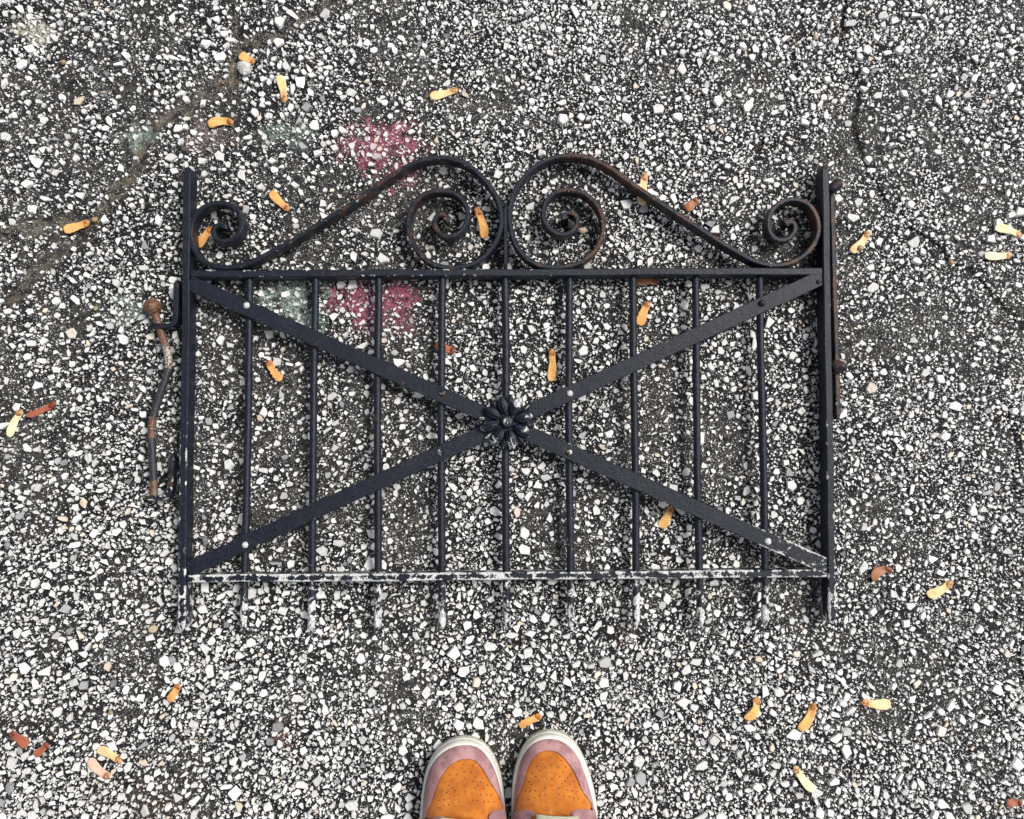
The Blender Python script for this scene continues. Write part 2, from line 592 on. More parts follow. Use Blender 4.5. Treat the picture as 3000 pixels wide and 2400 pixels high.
# --- crushed stone set in the binder -----------------------------------------------------------
BX0, BX1, BY0, BY1, RES = -0.80, 0.80, -0.66, 0.78, 0.0006
occ = np.zeros((int((BY1 - BY0) / RES) + 40, int((BX1 - BX0) / RES) + 40), dtype=bool)

# how much of each class the photograph shows, on a coarse map (columns x 0..3000, rows y 0..2400)
MAP_BIG = np.array([[.60, .70, .45, .75, .50], [.42, .52, .45, .50, .65], [.85, .85, .75, .65, .60], [1.0, .95, 1.0, .90, .80]])
MAP_SMALL = np.array([[.65, .45, 1.0, .95, 1.0], [.55, .42, .65, .75, 1.0], [.70, .65, .70, .80, 1.0], [.95, .90, .90, .95, .95]])


def photo_px(x, y):
    """inverse of at() on the ground, for reading the maps"""
    dy, dz = y, -CAM_H
    yc = dy * CT + dz * ST
    zc = -dy * ST + dz * CT
    return 1500 + FPX * x / -zc, 1200 - FPX * yc / -zc


def read_map(mp, x, y):
    px, py = photo_px(x, y)
    u = np.clip(px / 750.0, 0, 3.999)
    v = np.clip(py / 800.0, 0, 2.999)
    i, j = np.floor(v).astype(int), np.floor(u).astype(int)
    fv, fu = v - i, u - j
    return (mp[i, j] * (1 - fu) + mp[i, j + 1] * fu) * (1 - fv) + (mp[i + 1, j] * (1 - fu) + mp[i + 1, j + 1] * fu) * fv


def candidates(n, mp, m, contrast):
    x = rng.uniform(BX0 + m, BX1 - m, n)
    y = rng.uniform(BY0 + m, BY1 - m, n)
    p = read_map(mp, x, y) * np.clip(0.62 + contrast * 2.1 * (richness(x, y) - 0.48), 0.06, 1.3)
    _, earth_, near = crack_fields(x, y)
    ok = (rng.random(n) < p) & (near > 0.62) & ~((earth_ > 0.45) & (rng.random(n) < 0.6))
    return x[ok], y[ok]


stones = []      # x, y, radius, aspect, angle, corners


def stamp(x, y, a, b, ang, test):
    r = a
    n = int(r / RES) + 1
    cx, cy = int((x - BX0) / RES), int((y - BY0) / RES)
    j, i = np.mgrid[-n:n + 1, -n:n + 1]
    c, s = math.cos(ang), math.sin(ang)
    u, v = (i * c + j * s) * RES / a, (-i * s + j * c) * RES / b
    m = u * u + v * v <= 1.0
    if cx - n < 0 or cy - n < 0 or cx + n + 1 > occ.shape[1] or cy + n + 1 > occ.shape[0]:
        return False
    view = occ[cy - n:cy + n + 1, cx - n:cx + n + 1]
    hit = np.count_nonzero(view & m)
    if test and hit > 0.06 * np.count_nonzero(m):
        return False
    view |= m
    return True


for n, mp, (r0, r1), margin, contrast in (
        (6500, MAP_BIG, (0.0052, 0.0090), 0.0, 1.0),
        (52000, MAP_BIG, (0.0034, 0.0054), 0.0, 0.9),
        (105000, MAP_SMALL, (0.0020, 0.0034), 0.05, 0.7)):
    xs, ys = candidates(n, mp, margin, contrast)
    for x, y in zip(xs, ys):
        r = r0 + (r1 - r0) * random.random() ** 2.2
        asp = random.uniform(0.42, 0.95)
        ang = random.uniform(0, math.pi)
        if stamp(x, y, r * 0.98, r * asp * 0.98, ang, True):
            stones.append((x, y, r, asp, ang))
fxs, fys = candidates(150000, MAP_SMALL, 0.12, 0.6)
free = ~occ[((fys - BY0) / RES).astype(int), ((fxs - BX0) / RES).astype(int)]
for x, y in zip(fxs[free], fys[free]):
    stones.append((x, y, random.uniform(0.00075, 0.0018), random.uniform(0.4, 0.95), random.uniform(0, math.pi)))

S = np.array(stones)
gz = relief(S[:, 0], S[:, 1]) - crack_fields(S[:, 0].copy(), S[:, 1].copy())[0] * 0.5


def stone_shape(x, y, r, asp, ang, z):
    """one crushed stone: a crooked polygon with a bevelled, tilted top"""
    n = 4 if r < 0.002 else (random.choice((4, 5)) if r < 0.0034 else random.choice((4, 5, 5, 6, 6)))
    step = 2 * math.pi / n
    a0 = random.random() * step
    c, s = math.cos(ang), math.sin(ang)
    h = min(0.0030, r * random.uniform(0.30, 0.60)) + 0.0003
    tx, ty = random.gauss(0, 0.16), random.gauss(0, 0.16)
    ins = random.uniform(0.70, 0.90)
    ox, oy = random.gauss(0, 0.07) * r, random.gauss(0, 0.07) * r
    lowr, topr = [], []
    for k in range(n):
        t = a0 + step * (k + random.uniform(-0.42, 0.42))
        rad = r * random.uniform(0.88, 1.22)
        u, v = rad * math.cos(t), rad * asp * math.sin(t)
        px, py = u * c - v * s, u * s + v * c
        lowr.append((x + px, y + py, z - 0.0012))
        qx, qy = px * ins + ox, py * ins + oy
        topr.append((x + qx, y + qy, z + max(0.0002, h + tx * qx + ty * qy)))
    vs = lowr + topr
    fs = [(k, (k + 1) % n, n + (k + 1) % n, n + k) for k in range(n)] + [tuple(range(n, 2 * n))]
    return vs, fs


def tone(r):
    t = random.random()
    if t < 0.06:
        return random.uniform(0.0, 0.10)
    if t < 0.955:
        return random.uniform(0.14, 0.86)
    return random.uniform(0.86, 1.0) if r > 0.002 else random.uniform(0.3, 0.9)


# the 300 that show largest stand alone, the rest is one mass
pxs, pys = photo_px(S[:, 0], S[:, 1])
inview = (pxs > 0) & (pxs < 3000) & (pys > 0) & (pys < 2400)
order = np.argsort(-(S[:, 2] * S[:, 2] * S[:, 3]) * inview)
single = set(order[:300].tolist())
co, fl, st, tt, tn, ch_i = [], [], [], [], [], []
SCH = chalk_field(S[:, 0], S[:, 1])
nv = nl = 0
for i, (x, y, r, asp, ang) in enumerate(stones):
    vs, fs = stone_shape(x, y, r, asp, ang, gz[i])
    t = tone(r)
    if i in single:
        vv = [(a - x, b - y, c - gz[i]) for a, b, c in vs]
        o = obj('stone', vv, fs, M_STONE, None, attrs={'tone': [t] * len(vs), 'chalk': [SCH[i]] * len(vs)})
        o.parent = pavement
        o.location = (x, y, gz[i])
        continue
    co.extend(vs)
    tn.extend([t] * len(vs))
    ch_i.append((i, len(vs)))
    for f in fs:
        fl.extend(a + nv for a in f)
        st.append(nl)
        tt.append(len(f))
        nl += len(f)
    nv += len(vs)
agg = fast_mesh('crushed_stone', co, fl, st, tt, M_STONE, parent=pavement, attrs={'tone': tn, 'chalk': np.repeat(SCH[[a for a, _ in ch_i]], [b for _, b in ch_i], axis=0)})
agg['kind'] = 'stuff'
print('stones', len(stones), 'faces', len(st))

# ------------------------------------------------------------------ the wrought iron gate
GZ0 = 0.0062                      # lowest iron above the mean pavement
RAIL_D = 0.0235                   # depth of the flat bars standing on edge
TOPZ = GZ0 + RAIL_D
PICK_Z, PICK_R = 0.0195, 0.0046
BRACE_Z, BRACE_T = PICK_Z + PICK_R - 0.0004, 0.0042

gate = thing('garden_gate', 'low black wrought iron garden gate with scrolls lying flat on the asphalt', 'gate', at(1485, 1237))


def bar_profile(w, d, c=0.0011, lip=0.0020):
    """flat bar cross-section (across, up), chamfered, with inner points so that wear can sit on the edges"""
    a, b = w / 2, d / 2
    lip = min(lip, a * 0.6, b * 0.6)
    pts, e = [], []
    for (sx, sy, first) in ((1, -1, 'v'), (1, 1, 'h'), (-1, 1, 'v'), (-1, -1, 'h')):
        q1, q2 = (sx * (a - c), sy * b), (sx * a, sy * (b - c))
        i1, i2 = (sx * (a - c - lip), sy * b), (sx * a, sy * (b - c - lip))
        seq = [(i1, 0), (q1, 1), (q2, 1), (i2, 0)]
        if first == 'h':
            seq = seq[::-1]
        for p, k in seq:
            pts.append(p)
            e.append(k)
    return pts, e


def round_profile(r, n=12):
    return [(r * math.cos(2 * math.pi * k / n), r * math.sin(2 * math.pi * k / n)) for k in range(n)], [0.25] * n


def sweep(name, path, prof, mat, parent, wear=None, rust=None, scale=None, jit=0.00025, smooth=False, vertical=False):
    pts, edge = prof
    n = len(pts)
    path = [np.array(p, float) for p in path]
    vs, ed, we, ru = [], [], [], []
    ph0 = random.random() * 6
    for i, p in enumerate(path):
        t = path[min(i + 1, len(path) - 1)] - path[max(i - 1, 0)]
        t = t / (np.linalg.norm(t) + 1e-12)
        up = np.array([0, 0, 1.0]) if abs(t[2]) < 0.95 else np.array([0, 1.0, 0])
        side = np.cross(t, up)
        side /= np.linalg.norm(side)
        up2 = np.cross(side, t)
        if not vertical:
            up2 = up2 / np.linalg.norm(up2)
        s = scale(i / (len(path) - 1)) if scale else (1.0, 1.0)
        sl = 0.006 * i
        j1 = jit * (math.sin(sl * 21 + ph0) + 0.6 * math.sin(sl * 57 + 2 * ph0))
        j2 = jit * (math.sin(sl * 17 + 3 * ph0) + 0.6 * math.sin(sl * 49 + ph0))
        for k, (a, b) in enumerate(pts):
            q = p + side * (a * s[0] + j1) + up2 * (b * s[1] + j2)
            vs.append(q)
            ed.append(edge[k])
        w_ = wear(p[0], p[1]) if callable(wear) else (wear or 0.0)
        r_ = rust(p[0], p[1]) if callable(rust) else (rust or 0.0)
        we += [w_] * n
        ru += [r_] * n
    fs = []
    for i in range(len(path) - 1):
        for k in range(n):
            a, b = i * n + k, i * n + (k + 1) % n
            fs.append((a, b, b + n, a + n))
    fs.append(tuple(range(n - 1, -1, -1)))
    fs.append(tuple(range((len(path) - 1) * n, len(path) * n)))
    o = obj(name, vs, fs, mat, parent, attrs={'edge': ed, 'wear': we, 'rust': ru})
    if smooth:
        o.data.polygons.foreach_set('use_smooth', [len(p.vertices) == 4 for p in o.data.polygons])
    return o


def pxy(x, y):
    a, b = photo_px(np.array(x), np.array(y))
    return float(a), float(b)


def lerp_tab(v, tab):
    xs, ys = zip(*tab)
    return float(np.interp(v, xs, ys))


def wear_upright(x, y):
    return lerp_tab(pxy(x, y)[1], [(480, .08), (900, .15), (1200, .22), (1350, .42), (1550, .30), (1690, .55), (1860, .85)])


def wear_picket(x, y):
    return lerp_tab(pxy(x, y)[1], [(800, .08), (1300, .12), (1500, .25), (1650, .42), (1700, .62), (1860, .92)])


def wear_brace_down(x, y):
    return lerp_tab(pxy(x, y)[0], [(540, .12), (1000, .22), (1150, .10), (1600, .22), (1800, .15), (2150, .22), (2230, .55), (2430, .75)])


def wear_brace_up(x, y):
    return lerp_tab(pxy(x, y)[0], [(540, .12), (720, .35), (900, .25), (1500, .16), (1900, .22), (2300, .12), (2400, .45)])


def rust_slight(x, y):
    return 0.15


def end_round(t0, t1):
    """bar ends that are slightly rounded off in plan"""
    def f(t):
        s = 1.0
        if t < t0:
            s = 0.45 + 0.55 * math.sqrt(max(0.0, 1 - (1 - t / t0) ** 2))
        if t > 1 - t1:
            s = min(s, 0.45 + 0.55 * math.sqrt(max(0.0, 1 - (1 - (1 - t) / t1) ** 2)))
        return (s, 0.75 + 0.25 * s)
    return f


def mid(a, b):
    return (Vector(a) + Vector(b)) / 2


zc = GZ0 + RAIL_D / 2
# two posts
for (x0, y0, x1, y1) in ((548, 488, 530, 1846), (2418, 482, 2440, 1826)):
    a, b = at(x0, y0, TOPZ), at(x1, y1, TOPZ)
    p = straight((a.x, a.y, zc), (b.x, b.y, zc))
    sweep('post', p, bar_profile(0.0088, RAIL_D), M_IRON, gate, wear_upright, rust_slight, end_round(0.012, 0.004), jit=0.0003)
# rails
for (x0, y0, x1, y1, w) in ((557, 801, 2412, 793, 0), (546, 1697, 2430, 1681, 1)):
    a, b = at(x0, y0, TOPZ), at(x1, y1, TOPZ)
    p = straight((a.x, a.y, zc - 0.0009), (b.x, b.y, zc - 0.0009))
    wf = (lambda x, y: 0.72 + 0.25 * (float(vnoise(x, y, 0.05, 3)) - 0.5)) if w else \
         (lambda x, y: lerp_tab(pxy(x, y)[0], [(550, .1), (640, .38), (700, .2), (780, .38), (900, .25), (1200, .3), (1330, .42), (1430, .36), (1500, .15), (2400, .12)]))
    sweep('rail', p, bar_profile(0.0090, RAIL_D - 0.0018), M_IRON, gate, wf, rust_slight, jit=0.0003)
# nine pickets, passing through both rails except that they stop under the upper one
PTOP = [733, 925, 1109, 1294, 1479, 1666, 1855, 2036, 2226]
PEND = [715, 911, 1105, 1294, 1485, 1671, 1864, 2051, 2243]
YEND = [1846, 1846, 1844, 1842, 1841, 1838, 1834, 1834, 1832]
for xt, xe, ye in zip(PTOP, PEND, YEND):
    a, b = at(xt, 806, PICK_Z), at(xe, ye, PICK_Z)
    p = straight(a, b)
    ph = random.random() * 6
    p = [q + np.array([0.0007 * math.sin(ph + i * 0.09), 0, 0]) for i, q in enumerate(p)]
    sweep('picket', p, round_profile(PICK_R), M_IRON, gate, wear_picket, rust_slight, end_round(0.0001, 0.006), jit=0.00015, smooth=True)


# crossed flat braces with rivets, one nipped below the other under the rosette
def rivet(px, py, parent, r=0.0042, z=None, wear=0.35):
    z = z if z is not None else BRACE_Z + BRACE_T
    c = at(px, py, z + 0.001)
    vs, fs, we = [], [], []
    n, m = 12, 5
    prof = [(1.0, 0.0), (1.0, 0.22), (0.86, 0.52), (0.58, 0.76), (0.25, 0.88)]
    for (a, b) in prof:
        for k in range(n):
            t = 2 * math.pi * k / n
            rr = r * a * random.uniform(0.95, 1.05)
            vs.append((c.x + rr * math.cos(t), c.y + rr * math.sin(t), z - 0.0006 + b * r))
            we.append(wear * (1.3 if b > 0.5 else 0.6))
    for i in range(m - 1):
        for k in range(n):
            fs.append((i * n + k, i * n + (k + 1) % n, (i + 1) * n + (k + 1) % n, (i + 1) * n + k))
    fs.append(tuple(range((m - 1) * n, m * n)))
    return obj('rivet', vs, fs, M_IRON, parent, smooth=True, attrs={'edge': [0.3] * len(vs), 'wear': we, 'rust': [0.35] * len(vs)})


zb = BRACE_Z + BRACE_T / 2
for (x0, y0, x1, y1, dz, wf, rv) in (
        (556, 829, 2432, 1664, 0.0, wear_brace_down, ((722, 895, .95), (1295, 1152, .4), (1667, 1325, .55), (2250, 1587, 1.0))),
        (552, 1668, 2410, 812, -0.0006, wear_brace_up, ((718, 1597, .9), (1290, 1325, .5), (1670, 1152, .6), (2233, 888, .1), (2399, 825, .1)))):
    a, b = at(x0, y0, zb + dz), at(x1, y1, zb + dz)
    p = straight(a, b, 0.005)
    if dz < 0:
        p = [q - np.array([0, 0, 0.0016 * math.exp(-((i / len(p) - 0.5) / 0.02) ** 2)]) for i, q in enumerate(p)]
    br = sweep('brace', p, bar_profile(0.0185, BRACE_T, 0.0007, 0.0024), M_IRON, gate, wf, rust_slight, jit=0.0001)
    for (rx, ry, w_) in rv:
        rivet(rx, ry, br, r=0.0042 if rx < 2390 else 0.0026, wear=w_)

# rosette: boss, eight grooved petals, eight small leaves between them
rz = BRACE_Z + BRACE_T
rc = at(1485, 1236, rz + 0.006)


def disc(name, c, r, z0, z1, parent, wear=0.2, bump=0.06, n=24):
    vs, fs = [], []
    prof = [(0.96, 0.0), (1.0, 0.35), (0.93, 0.75), (0.72, 1.0), (0.3, 1.02)]
    for a, b in prof:
        for k in range(n):
            t = 2 * math.pi * k / n
            rr = r * a * (1 + bump * math.sin(8 * t))
            vs.append((c.x + rr * math.cos(t), c.y + rr * math.sin(t), z0 + (z1 - z0) * b))
    for i in range(len(prof) - 1):
        for k in range(n):
            fs.append((i * n + k, i * n + (k + 1) % n, (i + 1) * n + (k + 1) % n, (i + 1) * n + k))
    fs.append(tuple(range((len(prof) - 1) * n, len(prof) * n)))
    return obj(name, vs, fs, M_IRON, parent, smooth=True, attrs={'edge': [0.2] * len(vs), 'wear': [wear] * len(vs), 'rust': [0.2] * len(vs)})


ros = disc('rosette', rc, 0.0255, rz - 0.0004, rz + 0.0035, gate, 0.3)


def petal(ang, r0, r1, w, z0, hgt, name, wear):
    nu, nv_ = 12, 11
    vs, fs, we, ed = [], [], [], []
    c, s = math.cos(ang), math.sin(ang)
    for i in range(nu + 1):
        u = i / nu
        ww = w * (math.sin(math.pi * min(1, u * 0.93 + 0.05)) ** 0.75)
        for j in range(nv_):
            v = -1 + 2 * j / (nv_ - 1)
            groove = -0.35 * math.exp(-((abs(v) - 0.36) / 0.14) ** 2) + 0.25 * math.exp(-(v / 0.2) ** 2)
            arch = math.sin(math.pi * min(1.0, 0.12 + u * 0.80)) ** 0.6
            z = z0 + hgt * (arch * (1 - abs(v) ** 2.4) * (1 + groove)) - 0.0012 * (abs(v) ** 4)
            rr = r0 + (r1 - r0) * u
            x, y = rr, v * ww
            vs.append((rc.x + x * c - y * s, rc.y + x * s + y * c, z + random.gauss(0, 0.00012)))
            we.append(wear * (0.5 + u))
            ed.append(0.6 if abs(v) < 0.2 or u > 0.9 else 0.0)
    for i in range(nu):
        for j in range(nv_ - 1):
            a = i * nv_ + j
            fs.append((a, a + nv_, a + nv_ + 1, a + 1))
    # underside closes the petal
    base = len(vs)
    rim = [j for j in range(nv_)] + [i * nv_ + nv_ - 1 for i in range(1, nu + 1)] + [nu * nv_ + j for j in range(nv_ - 2, -1, -1)] + [i * nv_ for i in range(nu - 1, 0, -1)]
    for r_ in rim:
        x, y, z = vs[r_]
        vs.append((x, y, z0 - 0.0022))
        we.append(wear)
        ed.append(0)
    m = len(rim)
    for k in range(m):
        fs.append((rim[k], rim[(k + 1) % m], base + (k + 1) % m, base + k))
    fs.append(tuple(base + k for k in range(m)))
    return obj(name, vs, fs, M_IRON, ros, smooth=True, attrs={'edge': ed, 'wear': we, 'rust': [0.1] * len(vs)})


glint_wear = [0.55, 0.55, 0.30, 0.35, 0.55, 0.50, 0.60, 0.50]  # per-petal wear, raised to paint white glints into the colour
for k in range(8):
    a = math.radians(14 + 45 * k)
    petal(a, 0.0095, 0.0322 + random.uniform(-.001, .001), 0.0078, rz + 0.0052, 0.0058, 'petal', glint_wear[k])
    petal(a + math.radians(22.5), 0.019, 0.0335, 0.0042, rz + 0.0018, 0.0038, 'leaf', 0.35)
boss = disc('boss', rc, 0.0082, rz + 0.0028, rz + 0.0082, ros, 0.1, bump=0.0)
disc('boss_rivet', rc, 0.0046, rz + 0.0070, rz + 0.0122, ros, 0.85, bump=0.0)

# scrolls: long flat strips on edge, each ending in two spirals
SC1 = [(651.6, 667), (655, 661), (642.4, 655.3), (626.3, 663.6), (620.3, 679.7), (627.7, 696.7), (647, 705.9), (674.6, 704), (695.2, 688.9),
       (706.7, 665.9), (703.5, 633.7), (688.3, 608.5), (660.8, 594.7), (633.2, 593.3), (605.7, 600.7), (578, 618.6), (561.7, 645.2),
       (555.9, 679.7), (559, 711.8), (570.9, 739.4), (591.9, 762.3), (619.4, 776.5), (651.6, 783), (683.7, 783), (715.9, 776), (748, 761.4),
       (800, 735), (858, 703), (930, 657), (1000, 614.6), (1092.8, 551), (1162, 504), (1222.6, 473), (1278, 460.5), (1324.7, 464), (1371, 482),
       (1417.4, 521.8), (1450, 565.9), (1465, 607.6), (1469.5, 649.4), (1462.8, 686.5), (1440.6, 728), (1403.5, 763), (1352.5, 782.5),
       (1296.8, 782.5), (1250.5, 763), (1213.4, 718.9), (1196, 667.9), (1199.4, 626), (1220, 586.7), (1255, 562.6), (1296.8, 556.6),
       (1334, 565.9), (1361.8, 591.4), (1372.4, 626), (1366.4, 658.6), (1345.5, 684), (1320, 694.3), (1292, 686.5), (1273.7, 663.3),
       (1271, 644.7), (1280.6, 628.5), (1296.8, 623.8), (1308, 630.8), (1309, 640), (1303, 645)]
SC2 = [(1656, 641), (1651, 633), (1656, 622.5), (1672.5, 620), (1688.8, 628.5), (1694.8, 644.7), (1688.8, 665.6), (1667.9, 682.7), (1642.4, 686.5),
       (1612, 670), (1593.7, 644.7), (1592.8, 607.6), (1607.6, 577.5), (1635.4, 559), (1667.9, 554.3), (1705, 561), (1737.5, 584.4),
       (1763, 626), (1769, 663.3), (1760.7, 705), (1737.5, 742), (1695.7, 770), (1649, 781.5), (1589, 779.5), (1542.7, 756), (1510, 714.3),
       (1496.3, 667.9), (1494, 621.5), (1503, 575), (1524, 533.4), (1556.6, 496.3), (1598, 470.8), (1640, 456.9), (1681.8, 453.6),
       (1728, 461.5), (1774.6, 482.4), (1816, 510), (1867.3, 547.3), (1927.6, 589), (2000, 635.5), (2092.8, 695.7), (2162, 737.5),
       (2208.7, 763), (2259.7, 776), (2301.5, 774.5), (2343, 758.7), (2378, 728), (2397, 691), (2400.5, 658.6), (2391, 626), (2371, 598),
       (2338.6, 584.4), (2306, 584.4), (2273.7, 603), (2255, 630.8), (2251.9, 663.3), (2262, 691), (2287.6, 705), (2310.8, 700),
       (2329.3, 681.8), (2334.9, 663.3), (2327, 648), (2312, 646), (2302, 655)]
for pts, rfun in ((SC1, lambda x, y: lerp_tab(pxy(x, y)[0], [(550, .1), (800, .25), (1150, .55), (1300, .45), (1400, .15)])),
                  (SC2, lambda x, y: lerp_tab(pxy(x, y)[0], [(1500, .1), (1640, .4), (1750, .8), (1900, .55), (2250, .35), (2360, .6)]))):
    path = smooth_line(catmull([at(x, y, TOPZ - 0.0015) for x, y in pts], 0.0035), 3)
    d = 0.0205
    path = [q - np.array([0, 0, d / 2]) for q in path]
    L = len(path)

    def fat(t):
        e = min(t, 1 - t) * L
        return (1.0 + 0.75 * math.exp(-(e / 2.2) ** 2), 1.0)
    sweep('scroll', path, bar_profile(0.0058, d, 0.0012, 0.0016), M_IRON, gate, lambda x, y: 0.2, rfun, fat, jit=0.00018, smooth=False)

# short stay between the two large scrolls
a, b = at(1481, 594, TOPZ), at(1482, 788, TOPZ)
sweep('stay', straight((a.x, a.y, zc), (b.x, b.y, zc)), bar_profile(0.0050, 0.019), M_IRON, gate, 0.12, 0.2, end_round(0.03, 0.001))

# drop bolt on the left: two angle brackets, cranked rod, ball knob
BZ = 0.0165
for (pts, w_) in (([(516, 822), (515, 880), (513, 938), (505, 953), (480, 955), (441, 956)], 0.3),
                  ([(502, 1328), (499, 1390), (496, 1442), (488, 1458), (460, 1460), (424, 1459)], 0.5)):
    p = smooth_line(catmull([at(x, y, BZ + 0.006) - Vector((0, 0, 0.006)) for x, y in pts], 0.004), 1)
    sweep('bracket', p, bar_profile(0.0062, 0.0150), M_IRON, gate, w_, 0.35, end_round(0.02, 0.05))
RZ = 0.0165
rod_pts = [(452, 915), (461, 935), (467, 960), (477, 990), (487, 1018), (494, 1045), (494, 1075), (486, 1105), (476, 1135), (464, 1170),
           (454, 1205), (447, 1235), (444, 1270), (446, 1320), (449, 1370), (451, 1410), (452, 1470)]
p = smooth_line(catmull([at(x, y, RZ) for x, y in rod_pts], 0.004), 2)
bolt = sweep('drop_bolt', p, round_profile(0.0046), M_RUST, gate,
             lambda x, y: lerp_tab(pxy(x, y)[1], [(1000, .1), (1030, .9), (1080, .8), (1100, .1), (1230, .3), (1270, .6), (1300, .1)]),
             lambda x, y: lerp_tab(pxy(x, y)[1], [(900, .8), (990, 1.0), (1070, .8), (1100, .1), (1210, .2), (1240, .75), (1280, .7), (1300, .1), (1400, .15), (1415, .9), (1480, .9)]),
             jit=0.0002, smooth=True)


def ball(name, c, r, mat, parent, seed=0, squash=1.0, amp=0.04, rust=0.8, wear=0.2, nu=20, nv_=14):
    vs, fs = [], []
    rr = random.Random(seed)
    ph = [(rr.uniform(0, 6), rr.uniform(1, 4)) for _ in range(4)]
    for i in range(1, nv_):
        th = math.pi * i / nv_
        for k in range(nu):
            t = 2 * math.pi * k / nu
            d = 1 + amp * (math.sin(ph[0][1] * t + ph[0][0]) * math.sin(th) + math.sin(3 * th + ph[1][0]) * 0.6)
            vs.append((c[0] + r * d * math.sin(th) * math.cos(t), c[1] + r * d * math.sin(th) * math.sin(t), c[2] + r * squash * d * math.cos(th)))
    for i in range(nv_ - 2):
        for k in range(nu):
            a_ = i * nu + k
            b_ = i * nu + (k + 1) % nu
            fs.append((a_, a_ + nu, b_ + nu, b_))
    vs += [(c[0], c[1], c[2] + r * squash), (c[0], c[1], c[2] - r * squash)]
    m = len(vs)
    for k in range(nu):
        fs.append((k, (k + 1) % nu, m - 2))
        q = (nv_ - 2) * nu
        fs.append((q + (k + 1) % nu, q + k, m - 1))
    return obj(name, vs, fs, mat, parent, smooth=True, attrs={'edge': [0] * m, 'wear': [wear] * m, 'rust': [rust] * m})


bc = at(447, 900, 0.0165)
ball('ball_knob', bc, 0.0107, M_RUST, bolt, 3, 1.0, 0.02, 0.75)

# striking bar and two stub pins on the right
a, b = at(2441, 562, 0.017), at(2459, 1228, 0.017)
sweep('hinge_bar', straight((a.x - .0008, a.y, 0.0105), (b.x - .0008, b.y, 0.0105)), bar_profile(0.0062, 0.0130), M_IRON, gate,
      0.22, 0.55, end_round(0.02, 0.01))
for (pts, r) in (([(2424, 556), (2440, 549), (2452, 540), (2458, 534)], 0.0066), ([(2432, 1078), (2448, 1076), (2462, 1074), (2470, 1066)], 0.0082)):
    zz = 0.0215
    p = smooth_line(catmull([at(x, y, zz) for x, y in pts], 0.003), 1)
    p = [q + np.array([0, 0, 0.004 * (i / (len(p) - 1)) ** 2]) for i, q in enumerate(p)]
    sweep('hinge_pin', p, round_profile(r, 10), M_IRON, gate, 0.25, 0.5, end_round(0.1, 0.25), jit=0.0005, smooth=True)

# ------------------------------------------------------------------ sneakers
ZS = 0.0275          # top of the rubber sole


def zoomed(pts, z):
    return [at(1150 + x / 3.08, 2050 + y / 3.08, z) for x, y in pts]


def resample(pts, n, closed=False):
    P = np.array([(p[0], p[1]) for p in pts])
    if closed:
        P = np.vstack([P, P[:1]])
    s = np.concatenate([[0], np.cumsum(np.linalg.norm(np.diff(P, axis=0), axis=1))])
    t = np.linspace(0, s[-1], n + 1)[:-1] if closed else np.linspace(0, s[-1], n)
    return np.stack([np.interp(t, s, P[:, 0]), np.interp(t, s, P[:, 1])], 1)


def smooth_loop(P, it=2):
    for _ in range(it):
        P = (np.roll(P, 1, 0) + 2 * P + np.roll(P, -1, 0)) / 4
    return P


